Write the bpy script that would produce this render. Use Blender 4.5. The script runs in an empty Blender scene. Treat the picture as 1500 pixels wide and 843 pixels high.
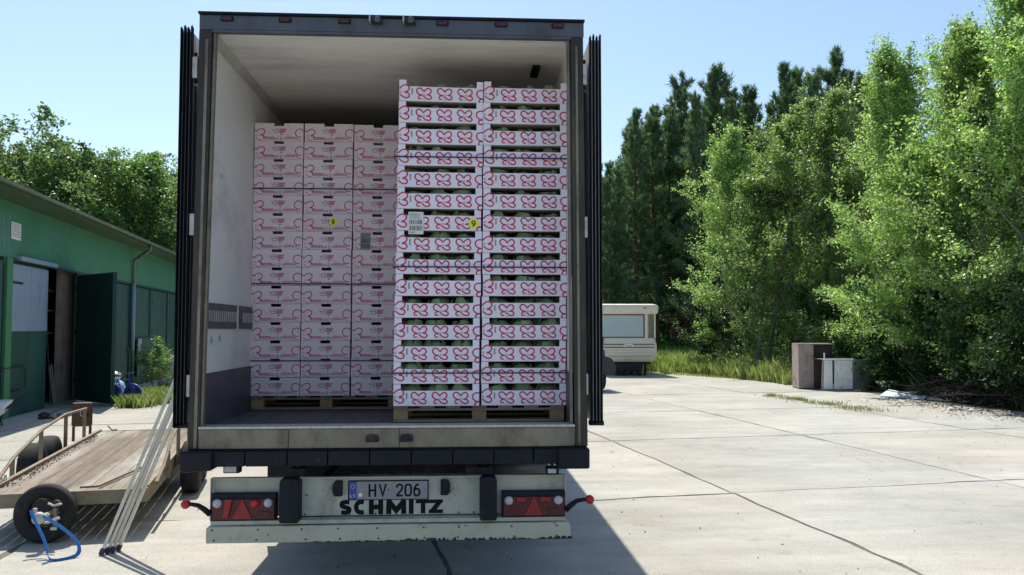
import bpy, bmesh, math, random
import numpy as np
from mathutils import Vector, Matrix

random.seed(7)
rng = np.random.default_rng(7)
R = math.radians
sc = bpy.context.scene
C = sc.collection

# ------------------------------------------------------------------ camera
cam_data = bpy.data.cameras.new("camera")
cam_data.sensor_width = 36.0
cam_data.lens = 1240.0 / 1500.0 * 36.0
cam_data.clip_start = 0.1
cam_data.clip_end = 900
cam = bpy.data.objects.new("camera", cam_data)
cam.location = (0, 0, 1.87)
cam.rotation_euler = (R(90 + 2.839), 0, R(-3.461))
C.objects.link(cam)
sc.camera = cam

# ------------------------------------------------------------------ light
SUN = Vector((-0.15, 0.60, 1.0)).normalized()
elev = math.asin(SUN.z)
azim = math.atan2(SUN.x, SUN.y)
w = bpy.data.worlds.new("World")
sc.world = w
w.use_nodes = True
nt = w.node_tree
nt.nodes.clear()
sky = nt.nodes.new('ShaderNodeTexSky')
sky.sky_type = 'NISHITA'
sky.sun_disc = False
sky.sun_elevation = elev
sky.sun_rotation = azim
sky.altitude = 50
sky.air_density = 1.12
sky.dust_density = 0.9
sky.ozone_density = 3.0
bg = nt.nodes.new('ShaderNodeBackground')
bg.inputs['Strength'].default_value = 0.15
wo = nt.nodes.new('ShaderNodeOutputWorld')
nt.links.new(sky.outputs[0], bg.inputs[0])
nt.links.new(bg.outputs[0], wo.inputs[0])
sd = bpy.data.lights.new("sun", 'SUN')
sd.energy = 5.0
sd.angle = R(0.53)
sd.color = (1.0, 0.93, 0.81)
sun = bpy.data.objects.new("sun", sd)
sun.rotation_euler = SUN.to_track_quat('Z', 'Y').to_euler()
sun.location = (0, 0, 30)
C.objects.link(sun)
sc.view_settings.view_transform = 'Standard'
sc.view_settings.look = 'None'
sc.view_settings.gamma = 1
sc.view_settings.exposure = 0.2
sc.cycles.max_bounces = 8
sc.cycles.diffuse_bounces = 5
sc.cycles.transparent_max_bounces = 8

# ------------------------------------------------------------------ materials
MATS = {}

def mat(name, col, rough=0.6, metal=0.0, var=0.12, scale=4.0, bump=0.0, bscale=60.0,
        dirt=None, dirt_amt=0.5, dscale=2.0, coords='Object', stretch=(1, 1, 1), rnd=0.0, spec=0.5, spots=None, spots_scale=30., spots_amt=.35):
    m = bpy.data.materials.new(name)
    m.use_nodes = True
    t = m.node_tree
    N, L = t.nodes, t.links
    b = N['Principled BSDF']
    b.inputs['Roughness'].default_value = rough
    b.inputs['Metallic'].default_value = metal
    b.inputs['Specular IOR Level'].default_value = spec
    if coords == 'pos':
        g = N.new('ShaderNodeNewGeometry'); src = g.outputs['Position']
    else:
        g = N.new('ShaderNodeTexCoord'); src = g.outputs['Object']
    mp = N.new('ShaderNodeMapping'); mp.inputs['Scale'].default_value = stretch
    L.new(src, mp.inputs[0]); src = mp.outputs[0]
    n1 = N.new('ShaderNodeTexNoise'); n1.inputs['Scale'].default_value = scale
    n1.inputs['Detail'].default_value = 8; n1.inputs['Roughness'].default_value = 0.65
    L.new(src, n1.inputs['Vector'])
    mr = N.new('ShaderNodeMapRange')
    mr.inputs[1].default_value = 0.3; mr.inputs[2].default_value = 0.7
    mr.inputs[3].default_value = 1 - var; mr.inputs[4].default_value = 1 + var
    L.new(n1.outputs['Fac'], mr.inputs[0])
    val = mr.outputs[0]
    if rnd:
        oi = N.new('ShaderNodeObjectInfo')
        m2 = N.new('ShaderNodeMapRange'); m2.inputs[3].default_value = 1 - rnd; m2.inputs[4].default_value = 1 + rnd
        L.new(oi.outputs['Random'], m2.inputs[0])
        mm = N.new('ShaderNodeMath'); mm.operation = 'MULTIPLY'
        L.new(val, mm.inputs[0]); L.new(m2.outputs[0], mm.inputs[1]); val = mm.outputs[0]
    vm = N.new('ShaderNodeVectorMath'); vm.operation = 'SCALE'
    vm.inputs[0].default_value = col[:3]
    L.new(val, vm.inputs['Scale'])
    out = vm.outputs[0]
    if dirt:
        n2 = N.new('ShaderNodeTexNoise'); n2.inputs['Scale'].default_value = dscale
        n2.inputs['Detail'].default_value = 10; n2.inputs['Roughness'].default_value = 0.7
        L.new(src, n2.inputs['Vector'])
        r2 = N.new('ShaderNodeMapRange')
        r2.inputs[1].default_value = 0.62 - dirt_amt * 0.25; r2.inputs[2].default_value = 0.80 - dirt_amt * 0.2
        L.new(n2.outputs['Fac'], r2.inputs[0])
        mx = N.new('ShaderNodeMix'); mx.data_type = 'RGBA'
        L.new(r2.outputs[0], mx.inputs[0]); L.new(out, mx.inputs[6])
        mx.inputs[7].default_value = (*dirt, 1)
        out = mx.outputs[2]
    if spots:
        n3 = N.new('ShaderNodeTexVoronoi'); n3.inputs['Scale'].default_value = spots_scale
        L.new(src, n3.inputs['Vector'])
        r3 = N.new('ShaderNodeMapRange'); r3.inputs[1].default_value = spots_amt * .5; r3.inputs[2].default_value = spots_amt * .3
        r3.inputs[3].default_value = 0.; r3.inputs[4].default_value = 1.
        L.new(n3.outputs['Distance'], r3.inputs[0])
        mx = N.new('ShaderNodeMix'); mx.data_type = 'RGBA'
        L.new(r3.outputs[0], mx.inputs[0]); L.new(out, mx.inputs[6])
        mx.inputs[7].default_value = (*spots, 1)
        out = mx.outputs[2]
    L.new(out, b.inputs['Base Color'])
    if bump:
        n4 = N.new('ShaderNodeTexNoise'); n4.inputs['Scale'].default_value = bscale
        n4.inputs['Detail'].default_value = 6
        L.new(src, n4.inputs['Vector'])
        bp = N.new('ShaderNodeBump'); bp.inputs['Strength'].default_value = bump; bp.inputs['Distance'].default_value = 0.02
        L.new(n4.outputs['Fac'], bp.inputs['Height']); L.new(bp.outputs[0], b.inputs['Normal'])
    MATS[name] = m
    return m

def leafmat(name, cols, trans=0.45, gloss=0.3, rough=0.4, rnd=0.25):
    """per-leaf random colour, translucent blade"""
    m = bpy.data.materials.new(name)
    m.use_nodes = True
    t = m.node_tree; N, L = t.nodes, t.links
    N.clear()
    out = N.new('ShaderNodeOutputMaterial')
    g = N.new('ShaderNodeNewGeometry')
    cr = N.new('ShaderNodeValToRGB')
    el = cr.color_ramp.elements
    for i, c in enumerate(cols):
        p = i / (len(cols) - 1)
        if i < 2: e = el[i]; e.position = p
        else: e = el.new(p)
        e.color = (*c, 1)
    el[1].position = 1 / (len(cols) - 1)
    L.new(g.outputs['Random Per Island'], cr.inputs[0])
    oi = N.new('ShaderNodeObjectInfo')
    m2 = N.new('ShaderNodeMapRange'); m2.inputs[3].default_value = 1 - rnd; m2.inputs[4].default_value = 1 + rnd
    L.new(oi.outputs['Random'], m2.inputs[0])
    vm = N.new('ShaderNodeVectorMath'); vm.operation = 'SCALE'
    L.new(cr.outputs[0], vm.inputs[0]); L.new(m2.outputs[0], vm.inputs['Scale'])
    d = N.new('ShaderNodeBsdfPrincipled')
    d.inputs['Roughness'].default_value = rough
    d.inputs['Specular IOR Level'].default_value = gloss
    L.new(vm.outputs[0], d.inputs['Base Color'])
    tr = N.new('ShaderNodeBsdfTranslucent')
    v2 = N.new('ShaderNodeVectorMath'); v2.operation = 'MULTIPLY'
    v2.inputs[1].default_value = (1.35, 1.5, 1.0)
    L.new(vm.outputs[0], v2.inputs[0]); L.new(v2.outputs[0], tr.inputs[0])
    mx = N.new('ShaderNodeMixShader'); mx.inputs[0].default_value = trans
    L.new(d.outputs[0], mx.inputs[1]); L.new(tr.outputs[0], mx.inputs[2])
    L.new(mx.outputs[0], out.inputs[0])
    MATS[name] = m
    return m

def glassy(name, col, rough=0.05, alpha=1.0, trans=0.0):
    m = bpy.data.materials.new(name); m.use_nodes = True
    b = m.node_tree.nodes['Principled BSDF']
    b.inputs['Base Color'].default_value = (*col, 1)
    b.inputs['Roughness'].default_value = rough
    b.inputs['Transmission Weight'].default_value = trans
    n = m.node_tree.nodes.new('ShaderNodeTexNoise'); n.inputs['Scale'].default_value = 90
    bp = m.node_tree.nodes.new('ShaderNodeBump'); bp.inputs['Strength'].default_value = .08
    m.node_tree.links.new(n.outputs['Fac'], bp.inputs['Height']); m.node_tree.links.new(bp.outputs[0], b.inputs['Normal'])
    MATS[name] = m
    return m

mat('ground_dirt', (.12, .10, .065), .95, var=.35, scale=.6, bump=.5, bscale=25, dirt=(.045, .07, .02), dirt_amt=.7, dscale=.35, coords='pos')
mat('joint_fill', (.15, .135, .11), .95, var=.4, scale=9, bump=.4, dirt=(.07, .08, .04), dirt_amt=.4, dscale=2, coords='pos')
mat('lettering', (.008, .008, .010), .7, spec=.15, var=.15)
mat('black_rubber', (.007, .009, .015), .6, spec=.3, var=.35, scale=6, bump=.25, bscale=40, dirt=(.03, .03, .032), dirt_amt=.15, dscale=4)
mat('post_steel', (.032, .027, .023), .55, metal=.1, var=.3, scale=6, bump=.15, dirt=(.10, .078, .048), dirt_amt=.35, dscale=4, coords='pos', stretch=(1, 1, .3))
mat('frame_steel', (.085, .095, .12), .5, var=.2, scale=5, bump=.15, dirt=(.055, .04, .035), dirt_amt=.35, dscale=3, coords='pos', stretch=(1, 1, .35))
mat('sill_metal', (.23, .20, .145), .55, metal=.25, var=.25, scale=4, bump=.2, bscale=30, dirt=(.09, .075, .06), dirt_amt=.5, dscale=3.5, coords='pos', stretch=(1.5, 1, .8))
mat('wall_liner', (.80, .79, .75), .5, var=.06, scale=1.5, bump=.03, dirt=(.58, .57, .54), dirt_amt=.42, dscale=1.6, coords='pos', stretch=(1, .7, 1))
mat('ceiling_liner', (.87, .84, .76), .5, var=.1, scale=1.5, bump=.04, dirt=(.58, .56, .50), dirt_amt=.45, dscale=1.1, coords='pos', stretch=(.6, 3, 1))
mat('corner_strip', (.50, .50, .45), .6, var=.2, scale=3)
mat('scuff_plate', (.10, .10, .115), .5, metal=.3, var=.2, scale=6, dirt=(.17, .16, .15), dirt_amt=.2, coords='pos')
mat('trailer_floor', (.10, .095, .095), .6, var=.3, scale=5, bump=.2, dirt=(.2, .18, .15), dirt_amt=.3, dscale=4, coords='pos')
mat('trailer_white', (.62, .62, .60), .45, var=.08, scale=1.5, dirt=(.35, .33, .28), dirt_amt=.2, coords='pos')
mat('cream_paint', (.48, .455, .345), .5, var=.10, scale=3, bump=.08, dirt=(.27, .22, .15), dirt_amt=.32, dscale=5, coords='pos', spots=(.10, .05, .03), spots_scale=14, spots_amt=.22)
mat('cream_board', (.46, .455, .375), .5, var=.12, scale=3, bump=.05, dirt=(.24, .22, .18), dirt_amt=.38, dscale=4, coords='pos', stretch=(1, 1, .6))
mat('hinge_grey', (.46, .46, .43), .5, metal=.2, var=.2, scale=20, dirt=(.12, .09, .07), dirt_amt=.3, dscale=14)
mat('lamp_red', (.30, .008, .012), .25, var=.2, scale=20, bump=.3, bscale=160)
mat('lamp_dark_red', (.085, .004, .005), .3, var=.2, scale=20, bump=.3, bscale=160)
mat('lamp_clear', (.55, .52, .55), .2, var=.2, scale=20, bump=.4, bscale=200)
mat('lamp_bright_red', (.55, .01, .015), .25, var=.1, bump=.3, bscale=200)
mat('marker_red', (.07, .018, .028), .35, var=.2, scale=30)
mat('plate_white', (.25, .25, .26), .4, var=.08, scale=10, dirt=(.2, .19, .17), dirt_amt=.3, dscale=8)
mat('plate_blue', (.02, .06, .30), .4)
mat('sticker_white', (.75, .75, .72), .5, var=.04)
mat('chassis', (.018, .018, .022), .8, var=.3, scale=8, bump=.3, dirt=(.09, .06, .04), dirt_amt=.4, dscale=5)
mat('tyre', (.014, .014, .016), .85, var=.3, scale=12, bump=.3, bscale=60, dirt=(.08, .075, .065), dirt_amt=.2, dscale=4)
mat('rim_steel', (.25, .25, .24), .5, metal=.5, var=.2, dirt=(.08, .05, .03), dirt_amt=.4)
mat('carton', (.82, .70, .745), .85, var=.04, scale=5, bump=.04, bscale=90, rnd=.05, dirt=(.73, .61, .66), dirt_amt=.3, dscale=6)
mat('tray_card', (.83, .79, .88), .8, var=.03, scale=5, bump=.03, bscale=90, rnd=.03)
mat('tray_inner', (.42, .37, .31), .9, var=.08)
mat('print_red', (.55, .016, .075), .6, var=.12, scale=9)
mat('print_pink', (.50, .07, .15), .7, var=.1)
mat('print_dark', (.07, .045, .06), .6)
mat('sticker_yellow', (.85, .86, .04), .5, var=.06)
mat('strap_band', (.02, .025, .09), .5, var=.2)
mat('pallet_wood', (.34, .21, .10), .85, var=.25, scale=12, bump=.3, bscale=30, rnd=.15, stretch=(1, 1, 4))
mat('pallet_board', (.24, .19, .13), .85, var=.25, scale=12, bump=.3, stretch=(1, 8, 8), rnd=.15)
mat('shaded_bulkhead', (.055, .06, .075), .7, var=.2)  # front wall coloured dark to stand in for the gloom deep inside
mat('hall_green', (.052, .21, .115), .8, var=.14, scale=1.2, bump=.15, bscale=30, dirt=(.075, .20, .14), dirt_amt=.35, dscale=1.4, coords='pos', spots=(.38, .42, .36), spots_scale=1.7, spots_amt=.13)
mat('hall_green_light', (.06, .22, .09), .8, var=.12, scale=2, bump=.1, coords='pos')
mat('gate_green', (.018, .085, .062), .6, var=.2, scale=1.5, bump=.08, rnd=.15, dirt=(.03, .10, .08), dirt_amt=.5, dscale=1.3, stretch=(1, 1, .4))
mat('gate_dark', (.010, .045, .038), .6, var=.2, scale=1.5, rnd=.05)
mat('gate_pale', (.26, .33, .42), .65, var=.14, scale=2, bump=.08, dirt=(.17, .23, .30), dirt_amt=.5, dscale=2, stretch=(1, 1, .3))
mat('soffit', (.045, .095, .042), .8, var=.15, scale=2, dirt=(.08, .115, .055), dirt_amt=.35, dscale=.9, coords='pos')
mat('gutter', (.14, .18, .14), .5, metal=.3, var=.15, scale=3, dirt=(.13, .14, .10), dirt_amt=.5)
mat('roof_sheet', (.08, .12, .075), .8, var=.2, scale=1, bump=.2)
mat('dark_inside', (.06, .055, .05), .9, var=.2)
mat('pier_plaster', (.34, .29, .24), .9, var=.2, scale=3, bump=.3, dirt=(.18, .14, .11), dirt_amt=.4)
mat('shelf_wood', (.35, .22, .12), .8, var=.2, scale=8)
mat('deck_wood', (.18, .145, .105), .85, var=.28, scale=4, bump=.4, bscale=50, rnd=.12, stretch=(3, .35, 3), dirt=(.43, .41, .36), dirt_amt=.60, dscale=.7)
mat('rust_frame', (.23, .20, .14), .7, metal=.2, var=.25, scale=7, bump=.25, dirt=(.22, .09, .03), dirt_amt=.55, dscale=5)
mat('brown_steel', (.075, .035, .022), .6, var=.25, scale=8, bump=.1)
mat('alu', (.54, .53, .49), .45, metal=.35, var=.2, scale=8, bump=.05, stretch=(4, 4, .6), rnd=.12)
mat('pole_cap', (.03, .035, .09), .6, var=.3)
mat('blue_strap', (.02, .16, .50), .7, var=.2, scale=20, bump=.2, bscale=200)
mat('white_metal', (.5, .49, .43), .5, var=.1, dirt=(.3, .2, .12), dirt_amt=.35, dscale=12)
mat('caravan_cream', (.76, .70, .56), .4, var=.05, scale=2, dirt=(.42, .38, .28), dirt_amt=.25, coords='pos')
mat('caravan_dark', (.16, .10, .075), .6)
mat('caravan_curtain', (.42, .52, .52), .3, var=.06, scale=1.5)
mat('cabinet_brown', (.42, .34, .30), .8, var=.35, scale=2.5, bump=.1, dirt=(.12, .07, .05), dirt_amt=.6, dscale=2.5, spots=(.7, .68, .66), spots_scale=5, spots_amt=.14)
mat('cabinet_dark', (.06, .04, .035), .8, var=.25)
mat('cabinet_grey', (.33, .36, .33), .5, metal=.1, var=.15, scale=3, dirt=(.13, .13, .11), dirt_amt=.4)
mat('cabinet_white', (.88, .90, .92), .4, var=.05, scale=2, dirt=(.6, .6, .52), dirt_amt=.3, dscale=3)
mat('sheet_white', (.33, .42, .48), .4, var=.1)
mat('bark', (.10, .08, .065), .95, var=.3, scale=6, bump=.5, bscale=30)
mat('birch_bark', (.17, .155, .125), .9, var=.4, scale=5, bump=.3, stretch=(1, 1, 3))
mat('pine_bark', (.13, .07, .045), .95, var=.3, scale=5, bump=.5, bscale=25)
mat('vehicle_dark', (.018, .022, .03), .45, var=.2)
mat('blue_bike', (.03, .07, .35), .4, var=.2)
mat('pale_blue_bag', (.30, .42, .58), .6, var=.2, scale=8, bump=.5, bscale=12)
mat('cabbage_green', (.21, .30, .15), .5, var=.35, scale=14, bump=.4, bscale=22, rnd=.25, dirt=(.42, .48, .32), dirt_amt=.35, dscale=9, stretch=(3, 3, .7))
mat('cabbage_white', (.62, .62, .48), .6, var=.1)
mat('twig', (.04, .03, .022), .95, var=.4, scale=5)
mat('litter_white', (.6, .6, .58), .7)
glassy('pane_glass', (.9, .95, .95), .03, trans=1.0)

leafmat('birch_leaf', [(.12, .21, .06), (.20, .32, .09), (.30, .42, .14), (.46, .54, .25)], trans=.5, gloss=.7, rough=.42)
leafmat('oak_leaf', [(.085, .155, .055), (.12, .21, .07), (.17, .27, .09), (.25, .34, .15)], trans=.5, gloss=.5, rough=.4)
leafmat('pine_needle', [(.09, .155, .095), (.12, .20, .11), (.16, .25, .12), (.21, .28, .11)], trans=.3, gloss=.3, rough=.5, rnd=.2)
leafmat('grass_blade', [(.14, .21, .05), (.22, .29, .08), (.32, .37, .14), (.44, .44, .26)], trans=.45, gloss=.25, rough=.5, rnd=.1)
leafmat('dry_weed', [(.20, .24, .07), (.26, .28, .10), (.32, .31, .14)], trans=.4, gloss=.2, rough=.6)
leafmat('shaded_leaf', [(.022, .05, .015), (.035, .08, .02), (.055, .11, .03)], trans=.4, gloss=.4, rough=.45)  # leaf green darkened to carry the shade under the trees

def concrete():
    m = bpy.data.materials.new('concrete'); m.use_nodes = True
    t = m.node_tree; N, L = t.nodes, t.links
    b = N['Principled BSDF']; b.inputs['Roughness'].default_value = .88; b.inputs['Specular IOR Level'].default_value = .25
    g = N.new('ShaderNodeNewGeometry')
    def noise(scale, detail=8, rough=.6, src=None, dist=0):
        n = N.new('ShaderNodeTexNoise'); n.inputs['Scale'].default_value = scale; n.inputs['Detail'].default_value = detail
        n.inputs['Roughness'].default_value = rough; n.inputs['Distortion'].default_value = dist
        L.new(src or g.outputs['Position'], n.inputs['Vector']); return n.outputs['Fac']
    def mr(f, a, bb, c, d):
        r = N.new('ShaderNodeMapRange')
        for i, v in enumerate((a, bb, c, d)): r.inputs[i + 1].default_value = v
        L.new(f, r.inputs[0]); return r.outputs[0]
    def mul(a, bb):
        r = N.new('ShaderNodeMath'); r.operation = 'MULTIPLY'; L.new(a, r.inputs[0]); L.new(bb, r.inputs[1]); return r.outputs[0]
    mp = N.new('ShaderNodeMapping'); mp.inputs['Scale'].default_value = (.35, 1.6, 1); mp.inputs['Rotation'].default_value = (0, 0, .12)
    L.new(g.outputs['Position'], mp.inputs[0])
    big = mr(noise(.45), .3, .7, .80, 1.12)
    streak = mr(noise(1.7, src=mp.outputs[0], detail=10, rough=.72), .3, .7, .84, 1.12)
    med = mr(noise(5, rough=.75), .3, .7, .94, 1.06)
    fine = mr(noise(60, 4, .75), .32, .68, .74, 1.22)
    oi = N.new('ShaderNodeObjectInfo')
    ob = mr(oi.outputs['Random'], 0, 1, .93, 1.05)
    v = mul(mul(mul(big, med), mul(fine, streak)), ob)
    vm = N.new('ShaderNodeVectorMath'); vm.operation = 'SCALE'; vm.inputs[0].default_value = (.46, .437, .382)
    L.new(v, vm.inputs['Scale'])
    # warm/cool drift
    mx = N.new('ShaderNodeMix'); mx.data_type = 'RGBA'; mx.blend_type = 'MULTIPLY'
    L.new(mr(noise(.28, 4), .4, .62, 0, 1), mx.inputs[0]); L.new(vm.outputs[0], mx.inputs[6]); mx.inputs[7].default_value = (.93, .99, 1.04, 1)
    # small dark grains and oil marks
    vo = N.new('ShaderNodeTexVoronoi'); vo.inputs['Scale'].default_value = 2.2; L.new(g.outputs['Position'], vo.inputs['Vector'])
    m3 = N.new('ShaderNodeMix'); m3.data_type = 'RGBA'
    L.new(mr(vo.outputs['Distance'], .035, .02, 0, .7), m3.inputs[0]); L.new(mx.outputs[2], m3.inputs[6]); m3.inputs[7].default_value = (.08, .07, .055, 1)
    m4 = N.new('ShaderNodeMix'); m4.data_type = 'RGBA'
    L.new(mr(noise(1.1, 12, .82, dist=.9), .56, .70, 0, .6), m4.inputs[0]); L.new(m3.outputs[2], m4.inputs[6]); m4.inputs[7].default_value = (.17, .15, .12, 1)
    L.new(m4.outputs[2], b.inputs['Base Color'])
    bp = N.new('ShaderNodeBump'); bp.inputs['Strength'].default_value = .35; bp.inputs['Distance'].default_value = .01
    L.new(noise(60, 6, .7), bp.inputs['Height']); L.new(bp.outputs[0], b.inputs['Normal'])
    MATS['concrete'] = m
concrete()

# ------------------------------------------------------------------ helpers
class MB:
    def __init__(s): s.v = []; s.f = []; s.m = []; s.mi = 0
    def add(s, vs, fs):
        o = len(s.v); s.v += [tuple(p) for p in vs]
        for f in fs: s.f.append(tuple(i + o for i in f)); s.m.append(s.mi)
        return s
    def box(s, x0, x1, y0, y1, z0, z1, M=None):
        vs = [Vector(p) for p in ((x0,y0,z0),(x1,y0,z0),(x1,y1,z0),(x0,y1,z0),(x0,y0,z1),(x1,y0,z1),(x1,y1,z1),(x0,y1,z1))]
        if M: vs = [M @ p for p in vs]
        return s.add(vs, [(3,2,1,0),(4,5,6,7),(0,1,5,4),(1,2,6,5),(2,3,7,6),(3,0,4,7)])
    def prism(s, poly, a0, a1, axis='y'):
        """poly in the two other axes, extruded along axis; poly counter-clockwise in (x,z) for axis y"""
        n = len(poly)
        def P(p, a):
            if axis == 'y': return (p[0], a, p[1])
            if axis == 'x': return (a, p[0], p[1])
            return (p[0], p[1], a)
        vs = [P(p, a0) for p in poly] + [P(p, a1) for p in poly]
        fs = [tuple(range(n)), tuple(range(2 * n - 1, n - 1, -1))]
        for i in range(n):
            j = (i + 1) % n
            fs.append((i, i + n, j + n, j))
        return s.add(vs, fs)
    def tube(s, pts, r, n=8, caps=True):
        pts = [Vector(p) for p in pts]
        rs = r if isinstance(r, (list, tuple)) else [r] * len(pts)
        vs = []; up = None
        for i, p in enumerate(pts):
            d = (pts[min(i + 1, len(pts) - 1)] - pts[max(i - 1, 0)]).normalized()
            if up is None:
                a = Vector((0, 0, 1)) if abs(d.z) < .9 else Vector((1, 0, 0))
                u = d.cross(a).normalized()
            else:
                u = (up - d * up.dot(d)).normalized()
            up = u; q = d.cross(u)
            for k in range(n):
                t = 2 * math.pi * k / n + math.pi / n
                vs.append(p + (u * math.cos(t) + q * math.sin(t)) * rs[i])
        fs = []
        for i in range(len(pts) - 1):
            for k in range(n):
                a = i * n + k; b = i * n + (k + 1) % n
                fs.append((a, b, b + n, a + n))
        if caps:
            fs.append(tuple(range(n - 1, -1, -1))); fs.append(tuple(range((len(pts) - 1) * n, len(pts) * n)))
        return s.add(vs, fs)
    def lathe(s, prof, c, axis='x', n=32):
        """prof: list of (radius, along)"""
        vs = []
        for r, a in prof:
            for k in range(n):
                t = 2 * math.pi * k / n
                u, q = r * math.cos(t), r * math.sin(t)
                if axis == 'x': vs.append((c[0] + a, c[1] + u, c[2] + q))
                elif axis == 'y': vs.append((c[0] + u, c[1] + a, c[2] + q))
                else: vs.append((c[0] + u, c[1] + q, c[2] + a))
        fs = []
        m = len(prof)
        for i in range(m - 1):
            for k in range(n):
                a = i * n + k; b = i * n + (k + 1) % n
                fs.append((a, b, b + n, a + n))
        if prof[0][0] > 1e-5 and prof[0] != prof[-1]: fs.append(tuple(range(n - 1, -1, -1)))
        if prof[-1][0] > 1e-5 and prof[0] != prof[-1]: fs.append(tuple(range((m - 1) * n, m * n)))
        return s.add(vs, fs)
    def build(s, name, mats, parent=None, bevel=0, smooth=False, loc=None, fixn=True):
        me = bpy.data.meshes.new(name)
        me.from_pydata(s.v, [], s.f)
        if isinstance(mats, str): mats = [mats]
        for k in mats: me.materials.append(MATS[k])
        me.polygons.foreach_set('material_index', s.m)
        if fixn and len(s.f) < 20000:
            bm = bmesh.new(); bm.from_mesh(me)
            bmesh.ops.recalc_face_normals(bm, faces=bm.faces)
            bm.to_mesh(me); bm.free()
        if smooth:
            me.polygons.foreach_set('use_smooth', [True] * len(me.polygons))
        me.update()
        o = bpy.data.objects.new(name, me); C.objects.link(o)
        if parent: o.parent = parent
        if loc: o.location = loc
        if bevel:
            b = o.modifiers.new('bevel', 'BEVEL'); b.width = bevel; b.segments = 2; b.limit_method = 'ANGLE'; b.angle_limit = R(35)
            b.harden_normals = False
        return o

def tag(o, label=None, cat=None, group=None, kind=None):
    if label: o['label'] = label
    if cat: o['category'] = cat
    if group: o['group'] = group
    if kind: o['kind'] = kind
    return o

def empty(name, loc=(0, 0, 0), rz=0, label=None, cat=None, group=None):
    o = bpy.data.objects.new(name, None); C.objects.link(o)
    o.empty_display_size = .3
    o.location = loc; o.rotation_euler = (0, 0, rz)
    return tag(o, label, cat, group)

def copy_tree(o, parent=None):
    c = o.copy(); C.objects.link(c)
    if parent: c.parent = parent
    for ch in list(o.children): copy_tree(ch, c)
    return c

def box(name, m, x0, x1, y0, y1, z0, z1, parent=None, bevel=0):
    return MB().box(x0, x1, y0, y1, z0, z1).build(name, m, parent, bevel)

def np_mesh(name, V, F, matname, parent=None, smooth=False, per=4):
    me = bpy.data.meshes.new(name)
    nv, nf = len(V), len(F)
    me.vertices.add(nv); me.vertices.foreach_set('co', np.ascontiguousarray(V, dtype=np.float32).ravel())
    me.loops.add(nf * per); me.loops.foreach_set('vertex_index', np.ascontiguousarray(F, dtype=np.int32).ravel())
    me.polygons.add(nf); me.polygons.foreach_set('loop_start', np.arange(0, nf * per, per, dtype=np.int32))
    me.materials.append(MATS[matname])
    me.update(calc_edges=True)
    o = bpy.data.objects.new(name, me); C.objects.link(o)
    if parent: o.parent = parent
    return o

# ---- printed strokes (flat lettering)
def chaikin(p, it=2, closed=False):
    p = [Vector(q) for q in p]
    for _ in range(it):
        q = []
        n = len(p)
        if not closed: q.append(p[0])
        for i in range(n if closed else n - 1):
            a, b = p[i], p[(i + 1) % n]
            q.append(a * .75 + b * .25); q.append(a * .25 + b * .75)
        if not closed: q.append(p[-1])
        p = q
    return p

def catmull(p, k=5):
    p = [Vector(q) for q in p]; P_ = [p[0] * 2 - p[1]] + p + [p[-1] * 2 - p[-2]]; out = []
    for i in range(1, len(P_) - 2):
        a, b, c, d = P_[i - 1:i + 3]
        for j in range(k):
            t = j / k
            out.append(.5 * ((2 * b) + (c - a) * t + (2 * a - 5 * b + 4 * c - d) * t * t + (3 * b - a - 3 * c + d) * t ** 3))
    return out + [p[-1]]

def ribbon(mb, path, wd, closed=False, y=0.0):
    """flat stroke in the x-z plane facing -y"""
    p = [Vector(q) for q in path]
    n = len(p); vs = []
    for i in range(n):
        if closed: a, b = p[i - 1], p[(i + 1) % n]
        else: a, b = p[max(i - 1, 0)], p[min(i + 1, n - 1)]
        d1 = (p[i] - a); d2 = (b - p[i])
        if d1.length < 1e-9: d1 = d2
        if d2.length < 1e-9: d2 = d1
        d1 = d1.normalized(); d2 = d2.normalized()
        t = (d1 + d2)
        t = t.normalized() if t.length > 1e-4 else d1
        nrm = Vector((-t.y, t.x)); n1 = Vector((-d1.y, d1.x))
        k = wd / 2 / max(.38, nrm.dot(n1))
        vs.append((p[i].x + nrm.x * k, y, p[i].y + nrm.y * k)); vs.append((p[i].x - nrm.x * k, y, p[i].y - nrm.y * k))
    fs = []
    for i in range(n if closed else n - 1):
        j = (i + 1) % n
        fs.append((2 * i, 2 * i + 1, 2 * j + 1, 2 * j))
    mb.add(vs, fs)

GL = {
 'S': [([(1,1),(.62,1.02),(.25,1),(.03,.87),(.05,.66),(.3,.55),(.7,.45),(.95,.34),(.97,.13),(.75,0),(.38,-.02),(-.05,0)], 'k')],
 'C': [([(1.05,1),(.7,1.02),(.3,.95),(.04,.72),(0,.5),(.04,.28),(.3,.05),(.7,-.02),(1.05,0)], 'k')],
 'H': [([(0,-.1),(0,1.1)], False), ([(1,-.1),(1,1.1)], False), ([(0,.5),(1,.5)], False)],
 'M': [([(0,-.1),(.03,1.1)], False), ([(.06,.98),(.5,.12),(.94,.98)], False), ([(.97,1.1),(1,-.1)], False)],
 'I': [([(.5,-.1),(.5,1.1)], False)],
 'T': [([(-.1,1),(1.1,1)], False), ([(.5,-.1),(.5,1)], False)],
 'Z': [([(-.1,1),(.9,1),(.1,0),(1.1,0)], False)],
 'V': [([(-.05,1.08),(.5,.02),(1.05,1.08)], False)],
 'L': [([(0,1.1),(0,0),(1,0)], False)],
 '2': [([(.03,.72),(.08,.95),(.5,1.02),(.95,.95),(.95,.62),(.7,.42),(0,.0)], True), ([(-.05,0),(1.08,0)], False)],
 '0': [([(.5,1),(.1,.97),(0,.75),(0,.25),(.1,.03),(.5,0),(.9,.03),(1,.25),(1,.75),(.9,.97)], 'c')],
 '6': [([(.85,1.0),(.45,.98),(.05,.62),(0,.3),(.15,.02),(.5,-.02),(.9,.05),(1,.3),(.9,.56),(.5,.62),(.08,.5)], True)],
}
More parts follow.
